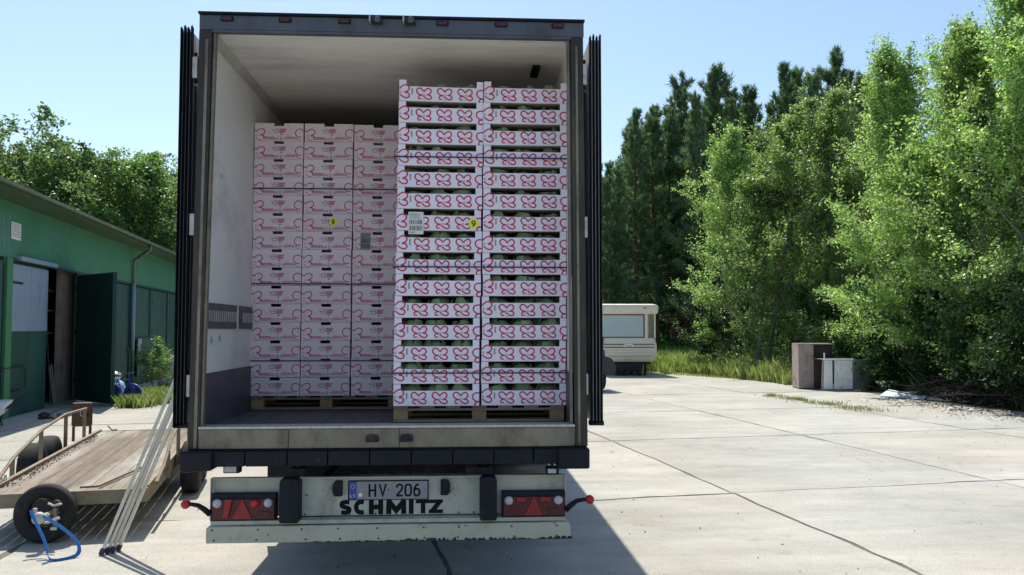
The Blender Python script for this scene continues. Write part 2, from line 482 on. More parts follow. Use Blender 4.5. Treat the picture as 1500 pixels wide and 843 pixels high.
GL['9'] = [([(1 - x, 1 - z) for x, z in GL['6'][0][0]], True)]

def glyph(mb, ch, x, z, wd, ht, st, y, dy=.0001):
    k = 0
    for path, smooth in GL[ch]:
        ov = st / (2 * ht)
        path = [(a, -ov if b == -.1 else 1 + ov if b == 1.1 else b) for a, b in path]
        pts = [(x + a * wd, z + b * ht) for a, b in path]
        closed = smooth == 'c'
        if smooth == 'k': pts = catmull(pts)
        elif smooth: pts = chaikin(pts, 2, closed)
        ribbon(mb, pts, st, closed, y - dy * k); k += 1

# ------------------------------------------------------------------ setting: ground and slab yard
g = MB()
g.box(-260, 260, -60, 420, -1.2, -0.010)
tag(g.build('ground', 'ground_dirt'), kind='structure')

tag(MB().box(-14, 12.2, -12, 37, -.30, -.0065).build('joint_filling', 'joint_fill'), kind='structure')
yard = empty('concrete_yard'); yard['kind'] = 'structure'
P0 = Vector((3.11, 9.61)); e1 = Vector((3.5, .60)); e2 = Vector((-.572, 4.6))
lr = random.Random(3)
def slab_outline(i, j):
    gap = .013
    a = [(i, j), (i + 1, j), (i + 1, j + 1), (i, j + 1)]
    pts = []
    for k in range(4):
        p = Vector(a[k]); q = Vector(a[(k + 1) % 4])
        W0 = P0 + e1 * p.x + e2 * p.y; W1 = P0 + e1 * q.x + e2 * q.y
        d = (W1 - W0); ln = d.length; d.normalize(); nn = Vector((-d.y, d.x))
        m = 14
        for s in range(m):
            t = s / m
            # the joint wanders a little, the same on both slabs
            key = (round((p.x + q.x) * 50), round((p.y + q.y) * 50))
            tt = t if (p.x <= q.x and p.y <= q.y) else 1 - t
            wob = 0 if s == 0 else .018 * math.sin(tt * 9 + key[0]) * math.sin(tt * math.pi) + .008 * math.sin(tt * 31 + key[1])
            sgn = 1 if (p.x <= q.x and p.y <= q.y) else -1
            inset = gap if k % 2 == 0 else gap * 1.05
            chip = lr.random()
            inset += .042 * (chip - .82) / .18 if chip > .82 else lr.uniform(0, .006)
            if s == 0: inset = gap * 2
            pts.append(W0 + d * (ln * t) + nn * (inset + wob * sgn))
    return pts
for j in range(-3, 6):
    for i in range(-5, 3):
        c = P0 + e1 * (i + .5) + e2 * (j + .5)
        if c.x < -9.6 - .129 * (c.y - 19) - 2.4: continue
        if c.y > 37 or c.x > 12.5: continue
        pts = slab_outline(i, j)
        tz = [lr.uniform(-.004, .004) for _ in range(3)]
        n = len(pts)
        top = [(p.x, p.y, tz[0] * .5 + tz[1] * (p.x - c.x) / 3 + tz[2] * (p.y - c.y) / 4) for p in pts]
        mb = MB()
        mb.add(top + [(p[0], p[1], -.06) for p in top], [tuple(range(n))] + [(k, k + n, (k + 1) % n + n, (k + 1) % n) for k in range(n)])
        mb.build('slab', 'concrete', yard)

# ------------------------------------------------------------------ semi-trailer
XC = -.46           # centre line
YR = 5.66           # rear face
FL = 1.217          # load floor
T = empty('semi_trailer', (XC, YR, 0), 0, 'box semi-trailer with open rear doors, loaded with stacks of white boxes', 'semi-trailer')
LEN = 13.4
# local coordinates: x from centre, y from the rear face, z up
xi0, xi1 = -1.235, 1.215       # inner walls
def P(n, m, x0, x1, y0, y1, z0, z1, par=T, bevel=0): return box(n, m, x0, x1, y0, y1, z0, z1, par, bevel)
# wall bands: kick plate, liner, scuff plate are separate parts of the left wall
lw = P('side_wall', 'trailer_white', -1.295, xi0 - .004, .10, LEN, 1.10, 3.95, T)
P('wall_liner', 'wall_liner', xi0 - .004, xi0, .06, LEN - .1, FL + .36, 3.868, lw)
P('kick_plate', 'scuff_plate', xi0 - .004, xi0 + .008, .06, LEN - .1, FL, FL + .36, lw)
for a, b in ((.09, .83), (.93, 1.9), (2.0, 3.1), (3.2, 4.3)):
    s = P('scuff_plate', 'scuff_plate', xi0, xi0 + .012, a, b, 1.875, 2.05, lw)
mbp = MB()
for k in range(34):
    yk = .12 + k * .052
    if .80 < yk < .96: continue
    mbp.box(xi0 + .012, xi0 + .018, yk, yk + .012, 1.925, 2.00)
tag(mbp.build('anchor_slot', 'hinge_grey', lw), kind='stuff')
# crane-like green crayon scribbles on the liner
mbp = MB()
def scrib(y, z, s):
    p = [(y + s * .5 * math.sin(k * 1.9), z + s * .35 * math.cos(k * 2.7)) for k in range(9)]
    for k in range(8):
        (a, b), (c, d) = p[k], p[k + 1]
        mbp.add([(xi0 + .0016 + .0001 * k, a, b), (xi0 + .0016 + .0001 * k, c, d), (xi0 + .0016 + .0001 * k, c, d + .012), (xi0 + .0016 + .0001 * k, a, b + .012)], [(0, 1, 2, 3)])
scrib(.22, 1.79, .10); scrib(.42, 1.80, .08); scrib(.40, 2.95, .05)
mat('green_crayon', (.34, .52, .46), .7)
mbp.build('crayon_mark', 'green_crayon', lw)
rw = P('side_wall', 'trailer_white', xi1 + .004, 1.295, .10, LEN, 1.10, 3.95, T)
P('wall_liner', 'wall_liner', xi1, xi1 + .004, .06, LEN - .1, FL + .36, 3.868, rw)
P('kick_plate', 'scuff_plate', xi1 - .008, xi1 + .004, .06, LEN - .1, FL, FL + .36, rw)
roof = P('roof', 'trailer_white', -1.295, 1.295, .125, LEN, 3.955, 3.98)
P('ceiling', 'ceiling_liner', xi0, xi1, .105, LEN - .1, 3.868, 3.952, roof)
mbp = MB().add([(xi0 + .002, .1, 3.815), (xi0 + .045, .1, 3.866), (xi0 + .045, LEN - .2, 3.866), (xi0 + .002, LEN - .2, 3.815), (xi0+.0005, .1, 3.867), (xi0+.0005, LEN-.2, 3.867)],
    [(0, 1, 2, 3), (0, 4, 1), (3, 2, 5), (0, 3, 5, 4), (1, 4, 5, 2)])
mbp.build('corner_strip', 'corner_strip', roof)
# dark ceiling lamp at right
P('ceiling_lamp', 'lettering', .995, 1.055, .62, .86, 3.835, 3.8675, roof, .008)
P('front_wall', 'shaded_bulkhead', xi0, xi1, LEN - .1, LEN, 1.10, 3.95)
fl = P('floor', 'trailer_floor', xi0, xi1, .02, LEN - .1, 1.10, FL)
for k in range(12):
    xk = xi0 + .1 + k * .2
    P('floor_rail', 'trailer_floor', xk, xk + .028, .06, 3.2, FL, FL + .004, fl)
# rear steel frame
fr = P('rear_frame_header', 'frame_steel', -1.285, 1.295, 0, .10, 3.868, 3.968, T, .006)
P('seal_lip', 'frame_steel', -1.20, 1.205, -.005, .03, 3.851, 3.867, fr, .003)
P('roof_edge', 'black_rubber', -1.29, 1.30, -.02, .12, 3.969, 3.985, fr, .004)
for s in (-1, 1):
    mb = MB()
    if s < 0: mb.prism([(-1.31, 1.09), (-1.238, 1.09), (-1.200, 3.867), (-1.285, 3.867)], 0, .10)
    else: mb.prism([(1.222, 1.09), (1.31, 1.09), (1.29, 3.867), (1.205, 3.867)], 0, .10)
    po = mb.build('rear_frame_post', 'post_steel', T, .005)
    mb = MB()
    if s < 0: mb.prism([(-1.238, 1.22), (-1.222, 1.22), (-1.178, 3.85), (-1.194, 3.85)], .02, .06)
    else: mb.prism([(1.196, 1.22), (1.212, 1.22), (1.196, 3.85), (1.18, 3.85)], .02, .06)
    mb.build('seal_lip', 'sill_metal', po)
    # inner rust coloured strip
    mb = MB()
    if s < 0: mb.prism([(-1.272, 1.10), (-1.252, 1.10), (-1.222, 3.80), (-1.240, 3.80)], -.004, 0)
    else: mb.prism([(1.245, 1.10), (1.262, 1.10), (1.250, 3.80), (1.236, 3.80)], -.004, 0)
    mb.build('edge_strip', 'sill_metal', po)
# sill
mb = MB()
sill = P('sill', 'sill_metal', -1.236, 1.22, -.02, .02, 1.094, 1.222, T, .006)
P('sill_edge', 'alu', -1.236, 1.22, -.026, .12, 1.223, 1.240, sill, .003)
for xk in (-.66, .06):
    P('weld_seam', 'chassis', xk - .002, xk + .002, -.0225, -.0201, 1.10, 1.215, sill)
for xk in (-.116, .107):
    b_ = MB().prism([(xk - .042, 1.135), (xk + .042, 1.135), (xk + .042, 1.17), (xk + .03, 1.182), (xk - .03, 1.182), (xk - .042, 1.17)], -.045, -.0205)
    lb = b_.build('lock_keeper', 'chassis', sill, .004)
    MB().box(xk - .012, xk + .012, -.058, -.046, 1.145, 1.17).build('lock_pin', 'chassis', lb, .003)
# header lamps
for px_ in (-1.101, -.72, -.326, .33, .728, 1.115):
    ml = P('marker_lamp', 'black_rubber', px_ - .042, px_ + .042, -.012, -.0005, 3.922, 3.956, fr, .006)
    P('lens', 'marker_red', px_ - .033, px_ + .033, -.022, -.0125, 3.927, 3.951, ml, .005)
for px_ in (-.111, .113):
    wl = MB().prism([(px_ - .038, 3.922), (px_ + .038, 3.922), (px_ + .03, 3.965), (px_ - .034, 3.962)], -.055, -.0005).build('work_lamp', 'chassis', fr, .005)
    MB().lathe([(.002, -.068), (.020, -.066), (.023, -.056)], (px_ + .008, 0, 3.94), 'y', 16).build('lens', 'scuff_plate', wl, smooth=True)
    MB().box(px_ - .048, px_ - .038, -.055, -.0005, 3.93, 3.972).build('bracket', 'hinge_grey', wl)
# buffer beam: rubber blocks
xs = [-1.20, -.93, -.66, -.40, -.13, .14, .41, .68, .94, 1.13]
bb = P('buffer_beam', 'chassis', -1.29, 1.30, .0, .10, .985, 1.088, T)
for a, b in zip(xs[:-1], xs[1:]):
    P('rubber_block', 'black_rubber', a + .003, b - .003, -.055, -.001, .985, 1.082, bb, .006)
    for xx in ((a + b) / 2 - .07, (a + b) / 2 + .07):
        MB().lathe([(.0, -.06), (.008, -.0585), (.010, -.0552)], (xx, 0, 1.028), 'y', 8).build('bolt', 'chassis', bb)
mb = MB().prism([(-1.33, .952), (-1.13, .965), (-1.13, 1.088), (-1.33, 1.088)], -.09, .12)
eb = mb.build('corner_buffer', 'black_rubber', T, .012)
mb = MB().prism([(1.10, .955), (1.31, .955), (1.31, 1.088), (1.10, 1.088)], -.09, .12)
mb.build('corner_buffer', 'black_rubber', T, .012)
# doors folded flat along the sides
def door(s):
    H0, H1 = 1.255, 3.86
    x_in = 1.335
    dp = MB().box(0, .075, 0, 1.28, H0, H1).build('door', 'trailer_white', T, .004)
    dp.location = (s * (x_in + (0.0 if s > 0 else .0)), .03, 0) if s > 0 else (-x_in - .075, .03, 0)
    dp.rotation_euler = (0, 0, R(-1.2) if s > 0 else R(1.2))
    # black ribbed rubber gasket profiles standing on the door edge
    for k in range(4):
        xk = .004 + k * .0225 - .006
        lean = .0
        mb = MB()
        zt = H1 + .012 * (k % 2) + .01
        mb.prism([(xk, 0.001), (xk + .017, .001), (xk + .0135, -.028), (xk + .0085, -.042), (xk + .0035, -.026)], H0 - .02 + .006 * k, zt, 'z')
        # jagged cut top
        mb.add([(xk, 0, zt), (xk + .017, 0, zt), (xk + .0085, -.042, zt), (xk + .0085, -.012, zt + .022)], [(0, 1, 3), (1, 2, 3), (2, 0, 3), (0, 2, 1)])
        mb.build('gasket', 'black_rubber', dp)
    MB().box(-.006, .090, .002, .08, H0 - .03, H0 - .001).build('bottom_gasket', 'black_rubber', dp)
    for z0 in (1.43, 2.49, 3.54):
        xh = (-.052 if s > 0 else .082)
        h = MB().box(xh, xh + .034, -.03, .02, z0, z0 + .145).build('hinge', 'hinge_grey', dp, .006)
        MB().tube([(xh + .017, -.005, z0 - .03), (xh + .017, -.005, z0 + .175)], .011, 10).build('hinge_pin', 'black_rubber', h)
        MB().box(xh - .03 if s > 0 else xh + .01, xh + .02 if s > 0 else xh + .055, .02, .05, z0 - .015, z0 + .16).build('hinge_strap', 'frame_steel', h)
    mbx = MB()
    for z0, z1 in ((1.62, 2.45), (2.68, 3.50)):
        xr = (-.028 if s > 0 else .09)
        mbx.tube([(xr, .03, z0), (xr, .03, z1)], .008, 8)
    mbx.build('lock_rod', 'chassis', dp)
    return dp
door(1); door(-1)
# lower lamp board
lb = MB().prism([(.05, .645), (.05, .902), (.062, .902), (.062, .645)], -1.155, 1.155, 'x').build('lamp_board', 'cream_board', T, .002)
# top return and bottom ledge
MB().box(-1.155, 1.155, .0, .05, .898, .9035).build('top_flange', 'cream_board', lb)
MB().prism([(.0, .628), (.05, .638), (.05, .628), (.0, .604)], -1.155, 1.155, 'x').build('bottom_flange', 'cream_board', lb)
for s in (-1, 1):
    MB().prism([(s * 1.155, .63), (s * 1.160, .63), (s * 1.160, .903), (s * 1.155, .903)], .0, .05).build('end_flange', 'cream_board', lb)
# black rubber buffers
for x0, x1 in ((-.705, -.578), (.588, .700)):
    b_ = MB().prism([(x0, .632), (x0 + .01, .622), (x1 - .01, .622), (x1, .632), (x1, .88), (x1 - .01, .905), (x0 + .01, .905), (x0, .88)], -.07, .048).build('rubber_buffer', 'black_rubber', T, .008)
    for zz in (.65, .87):
        MB().lathe([(0, -.078), (.01, -.077), (.012, -.0705)], ((x0 + x1) / 2, 0, zz), 'y', 8).build('bolt', 'chassis', b_)
# underride bar
ub = MB().prism([(-1.178, .49), (1.188, .49), (1.188, .575), (1.17, .597), (-1.165, .597), (-1.178, .585)], -.02, .09).build('underride_bar', 'cream_paint', T, .006)
mb = MB()
lr2 = random.Random(5)
for k in range(150):
    xx = lr2.uniform(-.5, 1.17); hh = lr2.uniform(.002, .010) * (1 + (xx > .1)); ww = lr2.uniform(.004, .03)
    mb.box(xx, xx + ww, -.0206 - lr2.random() * .0015, -.0195, .4885, .4885 + hh)
tag(mb.build('rust_chip', 'chassis', ub), kind='stuff')
mb = MB()
for xx in (-1.12, -.86, -.55, -.32, -.08, .21, .46, .80, 1.10):
    for zz in (.510, .575):
        mb.lathe([(0, -.025), (.006, -.0235), (.0065, -.0202)], (xx + lr2.uniform(-.02, .02), 0, zz), 'y', 8)
tag(mb.build('rivet', 'brown_steel', ub), kind='stuff')
mb = MB()
for xx in (-.56, -.55, -.27, .31, .45, .55, -.1):
    mb.lathe([(0, .043), (.006, .045), (.0065, .0498)], (xx, 0, .655 if xx != -.55 else .78), 'y', 8)
tag(mb.build('rivet', 'brown_steel', lb), kind='stuff')
# tail lamp clusters
def cluster(x0, x1, z0, z1, flip):
    t = MB().box(x0, x1, -.012, .049, z0, z1).build('tail_lamp', 'black_rubber', T, .006)
    W = x1 - x0; Hh = z1 - z0
    MB().box(x0 + .008, x1 - .008, -.022, -.0125, z0 + .008, z0 + Hh * .80).build('lens_base', 'lamp_dark_red', t, .004)
    cx = (x0 + x1) / 2
    if not flip: cx = x0 + W * .49
    MB().prism([(cx - .062, z0 + .014), (cx + .062, z0 + .014), (cx, z0 + Hh * .84)], -.030, -.0225).build('triangle_reflector', 'lamp_red', t, .003)
    for k, (fx, mt, rr) in enumerate([(.105, 'lamp_clear', .030), (.885, 'lamp_clear', .030)]):
        xx = x0 + fx * W
        ln = MB().lathe([(.004, -.046), (rr * .5, -.044), (rr * .9, -.034), (rr, -.0225)], (xx, 0, z0 + Hh * .66), 'y', 24).build('round_lens', mt, t, smooth=True)
        MB().lathe([(.0, -.0475), (.006, -.0473), (.008, -.0465)], (xx, 0, z0 + Hh * .66), 'y', 10).build('bulb', 'hinge_grey', ln)
    if flip:
        for fx in (.30, .68):
            MB().box(x0 + fx * W - .032, x0 + fx * W + .032, -.034, -.0225, z0 + Hh * .60, z0 + Hh * .80).build('lens', 'lamp_red', t, .008)
    else:
        MB().prism([(x0 + .19 * W, z0 + .02), (x0 + .28 * W, z0 + .02), (x0 + .34 * W, z0 + Hh * .82), (x0 + .22 * W, z0 + Hh * .82)], -.036, -.0225).build('lens', 'lamp_red', t, .006)
        MB().lathe([(.004, -.046), (.016, -.044), (.026, -.036), (.028, -.0225)], (x0 + .68 * W, 0, z0 + Hh * .65), 'y', 24).build('round_lens', 'lamp_bright_red', t, smooth=True)
    MB().box(x0 + .74 * W, x0 + .92 * W, -.028, -.0225, z0 + .012, z0 + Hh * .35).build('side_lens', 'lamp_dark_red', t, .003)
cluster(-1.150, -.735, .632, .806, False)
cluster(.735, 1.156, .632, .800, True)
# outline stalks
for s in (-1, 1):
    xa, xb = (-1.155, -1.305) if s < 0 else (1.160, 1.318)
    pts = [(xa + s * .0, -.005, .675), (xa + s * .035, -.02, .71), (xa + s * .07, -.03, .737), (xa + s * .11, -.03, .745), (xb, -.03, .745)]
    st = MB().tube(chaik3 := [Vector(p) for p in pts], [.020, .018, .015, .013, .012], 10).build('lamp_stalk', 'black_rubber', T, smooth=True)
    MB().lathe([(.0, -.052), (.02, -.05), (.028, -.04), (.028, -.012), (.02, -.004), (0, -.003)], (xb, 0, .745), 'y', 20).build('outline_lamp', 'lamp_bright_red', st, smooth=True)
# number plate lamps and plate
for s, xx in ((-1, -.336), (1, .352)):
    a = [(xx + s * .028 * math.cos(t) * -1 * -1 if False else xx + s * (.018 + .024 * math.cos(t)), .826 + .050 * math.sin(t)) for t in [R(-90 + 15 * k) for k in range(13)]]
    a = [(xx - s * .022, .777)] + a + [(xx - s * .022, .875)] if s > 0 else [(xx - s * .022, .777)] + a + [(xx - s * .022, .875)]
    pl = MB().prism(a, .005, .0495).build('plate_lamp', 'black_rubber', T, .004)
pt = MB().box(-.279, .250, .036, .0495, .745, .873).build('number_plate', 'lettering', T, .003)
MB().box(-.272, .243, .033, .0358, .751, .867).build('plate_face', 'plate_white', pt)
MB().box(-.272, -.222, .0312, .0329, .751, .867).build('country_band', 'plate_blue', pt)
for ch, x in (('H', -.138), ('V', -.070), ('2', .040), ('0', .097), ('6', .154)):
    mb = MB(); glyph(mb, ch, x, .773, .038, .072, .0125, .0322); mb.build('plate_character', 'lettering', pt, fixn=False)
for x_, r_2 in ((-.012, .0045), (.226, .0035)):
    MB().lathe([(0, .0318), (r_2, .0319), (r_2, .0325)], (x_, 0, .812), 'y', 10).build('plate_dot', 'lettering', pt)
mb = MB()
glyph(mb, 'L', -.262, .766, .010, .016, .003, .0308); glyph(mb, 'T', -.244, .766, .011, .016, .003, .0308)
for k in range(12):
    t = R(30 * k); mb.box(-.247 + .013 * math.cos(t) - .0015, -.247 + .013 * math.cos(t) + .0015, .0306, .0310, .835 + .013 * math.sin(t) - .0015, .835 + .013 * math.sin(t) + .0015)
mb.build('country_mark', 'sticker_white', pt, fixn=False)
MB().lathe([(0, .0305), (.013, .0308), (.0135, .0328)], (-.197, 0, .780), 'y', 16).build('round_sticker', 'sticker_white', pt)
# big lettering under the plate
def letter(ch, xa, xb, st=.029, z0=.652, z1=.742):
    mb = MB(); glyph(mb, ch, xa + st / 2, z0 + st * .42, xb - xa - st, z1 - z0 - st * .84, st, .0488)
    mb.build('letter', 'lettering', T, fixn=False)
letter('S', -.336, -.256); letter('C', -.240, -.164); letter('H', -.143, -.049, .032); letter('M', -.030, .104, .034); letter('I', .119, .152, .031)
mb = MB(); st = .024; zt_, zb_ = .742 - .012, .652 + .012
ribbon(mb, [(.166, zt_), (.345, zt_)], st, False, .0487)
ribbon(mb, [(.214, .652), (.214, zt_)], .030, False, .0484)
mb.build('letter', 'lettering', T, fixn=False)
mb = MB()
ribbon(mb, [(.326, zt_), (.272, zb_)], .030, False, .0481)
ribbon(mb, [(.252, zb_), (.345, zb_)], st, False, .0478)
mb.build('letter', 'lettering', T, fixn=False)
# scorch smudges by the plate lamps are dirt on the board (own shape)
mat('soot', (.13, .125, .11), .8, var=.3)
mb = MB()
for k in range(70):
    s = 1 if k % 2 else -1
    xx = (-.385 if s < 0 else .405) + lr2.gauss(0, .022); z_ = .80 + lr2.gauss(0, .03); q = lr2.uniform(.0015, .005)
    mb.box(xx, xx + q * .7, .0482, .0499, z_, z_ + q * 2)
tag(mb.build('dirt_speck', 'soot', lb), kind='stuff')
# dangling cable ends under the lamp board
MB().tube([(-.98, .03, .62), (-.97, .02, .598), (-.95, .02, .60), (-.92, .02, .59), (-.90, .03, .62)], .003, 5).build('cable', 'black_rubber', T)
MB().tube([(-.72, .03, .62), (-.70, .02, .606), (-.66, .02, .60), (-.62, .03, .618)], .003, 5).build('cable', 'black_rubber', T)
# reversing lamps below the beam
for x0, x1, z0, z1, yy in ((-1.075, -.97, .938, .998, -.02), (1.03, 1.115, .912, .958, -.02)):
    rl = MB().box(x0, x1, yy, yy + .07, z0, z1).build('reversing_lamp', 'black_rubber', T, .006)
    MB().box(x0 + .008, x1 - .02, yy - .006, yy - .0005, z0 + .007, z1 - .010).build('lens', 'lamp_clear', rl, .004)
    MB().box(x0 + .03, x0 + .05, yy + .02, yy + .05, z1, .985).build('bracket', 'chassis', rl)
# chassis
for s in (-1, 1):
    xb = s * .62
    ch = P('chassis_beam', 'chassis', xb - .06, xb + .06, .12, 12.2, .97, 1.098)
    P('web', 'chassis', xb - .008, xb + .008, .12, 9.0, .72, .968, ch)
    P('lower_flange', 'chassis', xb - .06, xb + .06, .4, 9.0, .70, .72, ch)
    P('rear_bracket', 'chassis', xb - .05, xb + .05, .07, .32, .52, .95, ch, .01)
for yk in np.arange(.6, 13, .8):
    P('cross_member', 'chassis', -1.25, 1.25, yk, yk + .05, 1.03, 1.098)
mb = MB().tube([(.50, .5, .93), (.95, .45, .94), (1.18, .6, .92)], .02, 8).build('air_pipe', 'chassis', T)
mb = MB().tube([(.50, .62, .86), (1.10, .62, .86)], .05, 12).build('air_tank', 'scuff_plate', T, smooth=True)
def truck_wheel(x, y, s):
    t = MB().lathe([(.30, -.17), (.45, -.18), (.50, -.14), (.515, -.05), (.515, .05), (.50, .14), (.45, .18), (.30, .17)], (x, y, .515), 'x', 36).build('tyre', 'tyre', T, smooth=True)
    MB().lathe([(.05, -.10), (.18, -.10), (.26, -.13), (.298, -.168), (.298, .168), (.26, .13), (.18, .10), (.05, .10)], (x, y, .515), 'x', 24).build('rim', 'rim_steel', t, smooth=True)
for yk in (2.85, 4.15, 5.45):
    P('axle', 'chassis', -1.0, 1.0, yk - .06, yk + .06, .455, .575)
    for s in (-1, 1):
        truck_wheel(s * 1.05, yk, s)
        a = [(yk - .62 * math.cos(R(k)), .50 + .60 * math.sin(R(k))) for k in range(20, 161, 14)]
        b_ = [(yk - .64 * math.cos(R(k)), .50 + .62 * math.sin(R(k))) for k in range(160, 19, -14)]
        if yk < 3: MB().prism([(2.05, .35), (2.07, .35), (2.07, .96), (2.05, .96)], s * 1.05 - .2, s * 1.05 + .2, 'x').build('mud_flap', 'black_rubber', T)
for s in (-1, 1):
    P('landing_leg', 'chassis', s * .75 - .06, s * .75 + .06, 10.4, 10.52, .03, 1.03)
    P('landing_foot', 'chassis', s * .75 - .15, s * .75 + .15, 10.3, 10.62, 0.006, .03)

# ------------------------------------------------------------------ pallets
ORD = ['first', 'second', 'third', 'fourth', 'fifth', 'sixth', 'seventh', 'eighth', 'ninth', 'tenth', 'eleventh', 'twelfth', 'thirteenth', 'fourteenth', 'fifteenth']
def pallet(loc, rz, label, D=1.0, W=1.20):
    t = empty('wooden_pallet', loc, rz, label, 'pallet', 'wooden pallets on the trailer floor')
    for yk in (0, D / 2 - .05, D - .10):
        for xk in (0, W / 2 - .05, W - .10):
            MB().box(xk, xk + .10, yk, yk + .10, .022, .096).build('block', 'pallet_wood', t, .003)
    for xk in (0, W / 2 - .05, W - .10):
        pass
    for yk in (0, D / 2 - .05, D - .10):
        MB().box(0, W, yk, yk + .10, 0, .0215).build('bottom_board', 'pallet_board', t, .002)
        MB().box(0, W, yk, yk + .10, .0965, .115).build('stringer', 'pallet_board', t, .002)
    for k in range(6):
        a = k * (W / 6)
    for k in range(7):
        yk = k * (D - .1) / 6
        MB().box(0, W, yk, yk + .10, .1152, .122).build('top_board', 'pallet_board', t, .002) if False else None
    for k in range(7):
        xk = k * (W - .1) / 6
        MB().box(xk, xk + .10, 0, D, .1155, .135).build('top_board', 'pallet_board', t, .002)
    t.scale = (1, 1, .1125 / .135)
    return t
FZ = FL + .0045
pallet((-.468, 5.99, FZ), 0, 'wooden pallet carrying the tall stacks of cabbage trays, nearest the rear of the trailer')
pallet((-1.69, 6.99, FZ), 0, 'wooden pallet under the closed white cartons, deeper inside on the left')

# ------------------------------------------------------------------ cabbage trays
def butterfly(mb, cx, cz, s, y, w=.092):
    def q(pts): return [(cx + (a - 465) / 210 * s, cz - (b - 275) / 210 * s) for a, b in pts]
    ribbon(mb, catmull(q([(446,297),(398,288),(364,258),(358,222),(378,197),(408,194),(440,214),(464,246)])), s * w, False, y)
    ribbon(mb, catmull(q([(464,246),(488,216),(522,196),(556,206),(568,236),(556,268),(528,288),(502,292)])), s * w, False, y - .00008)
    ribbon(mb, catmull(q([(506,290),(548,298),(572,322),(562,348),(530,356),(492,342),(452,312)])), s * w, False, y - .00016)
    ribbon(mb, catmull(q([(446,302),(408,302),(384,318),(384,344),(406,354),(428,346)])), s * w * .9, False, y - .00024)
    ribbon(mb, q([(472 + 14 * math.cos(R(a)), 291 + 14 * math.sin(R(a))) for a in range(0, 360, 45)]), s * .022, True, y - .0003)
    ribbon(mb, q([(438, 364), (495, 367)]), s * .018, False, y)
TW, TD, TH = .597, .40, .1540
def tray_meshes(sag):
    mb = MB()
    th = .006
    # front and back panels
    for y0, y1 in ((0, th), (TD - th, TD)):
        mb.prism([(0, .002), (TW, .002), (TW, .108), (TW * .8, .108 - sag * .7), (TW * .5, .108 - sag), (TW * .2, .108 - sag * .6), (0, .108)], y0, y1)
    # long corner posts (triangular columns) rising over the panel
    body = mb
    for x0, x1 in ((0, .050), (TW - .046, TW)):
        for y0, y1, yc in ((-.0012, .0, .045), (TD, TD + .0012, TD - .045)):
            body.box(x0, x1, min(y0, y1), max(y0, y1), .002, TH - .0015)
        for yc, yd in ((.0, .055), (TD, TD - .055)):
            xa = x0 if x0 == 0 else x1; xb = x1 if x0 == 0 else x0
            body.prism([(xa, yc), (xb, yc), (xa, yd)], .109, TH - .002, 'z')
    # sides
    body.box(0, th, th, TD - th, .002, .135); body.box(TW - th, TW, th, TD - th, .002, .135)
    body.mi = 1
    body.box(th, TW - th, th, TD - th, .002, .010)
    return body
me_trays = []
for sg in (.003, -.001, .006, .001):
    tb = tray_meshes(sg).build('tray_body', ['tray_card', 'tray_inner']); me_trays.append(tb.data); bpy.data.objects.remove(tb)
TPR = []
def keep(mb, name, m, lst):
    o = mb.build(name, m, fixn=False); lst.append((name, o.data)); bpy.data.objects.remove(o)
for cx in (.175, .322, .468):
    mb = MB(); butterfly(mb, cx, .056, .101, -.0018); keep(mb, 'butterfly_print', 'print_red', TPR)
def qq(pts, ox=0): return [((a - 105) / 2140 + ox, .108 - (b - 172) / 2140) for a, b in pts]
yy = -.0020
mb = MB()
ribbon(mb, catmull(qq([(108,215),(138,182),(185,156),(235,164),(256,205),(232,246),(178,270)])), .0096, False, yy)
ribbon(mb, catmull(qq([(178,270),(232,278),(256,312),(238,346),(195,352),(150,330),(116,300)])), .0096, False, yy - .0001)
mb.add([(p[0], yy - .0002, p[1]) for p in qq([(178, 268), (228, 254), (230, 284)])], [(0, 1, 2)])
ribbon(mb, qq([(130 + 13 * math.cos(R(a)), 265 + 13 * math.sin(R(a))) for a in range(0, 360, 45)]), .003, True, yy - .0003)
keep(mb, 'corner_print', 'print_red', TPR)
mb = MB()
ribbon(mb, catmull(qq([(1384,208),(1330,210),(1292,236),(1286,280),(1312,318),(1352,336),(1384,340)])), .0096, False, yy)
ribbon(mb, catmull(qq([(1368,342),(1332,352),(1318,380),(1336,408),(1366,410),(1384,396)])), .0096, False, yy - .0001)
keep(mb, 'corner_print', 'print_red', TPR)
mb = MB()
for k in range(7):
    z0 = .050 + k * .0065
    mb.box(.086, .096 + (k % 3) * .001, -.0012, -.0005, z0, z0 + .0038)
keep(mb, 'code_print', 'print_dark', TPR)

def cabbage_mesh(seed):
    r = random.Random(seed)
    bm = bmesh.new(); bmesh.ops.create_icosphere(bm, subdivisions=3, radius=1)
    ph = [r.uniform(0, 6) for _ in range(4)]
    for v in bm.verts:
        c = v.co; a = math.atan2(c.y, c.x)
        k = 1 + .05 * math.sin(3 * a + ph[0] + c.z * 2) + .035 * math.sin(7 * a + ph[1] - c.z * 3) + .03 * math.sin(5 * c.z + ph[2])
        v.co = Vector((c.x * k, c.y * k, c.z * k * .82))
    # wrapper leaves: cupped sheets curling off the head
    for q in range(5):
        a0 = r.uniform(0, 6.28); wv = []
        for i in range(5):
            row = []
            for j in range(5):
                aa = a0 + (j - 2) * .32 * (1 - .10 * i)
                el = -.6 + i * .38
                rr = 1.03 + .03 * i + (.10 if i == 4 else 0) + .02 * math.sin(j * 2 + q)
                row.append(bm.verts.new((rr * math.cos(aa) * math.cos(el), rr * math.sin(aa) * math.cos(el), rr * .84 * math.sin(el))))
            wv.append(row)
        for i in range(4):
            for j in range(4):
                bm.faces.new((wv[i][j], wv[i][j + 1], wv[i + 1][j + 1], wv[i + 1][j]))
    for f in bm.faces: f.smooth = True
    me = bpy.data.meshes.new('cabbage'); bm.to_mesh(me); bm.free()
    me.materials.append(MATS['cabbage_green'])
    return me
CAB = [cabbage_mesh(k) for k in range(4)]
lr3 = random.Random(11)
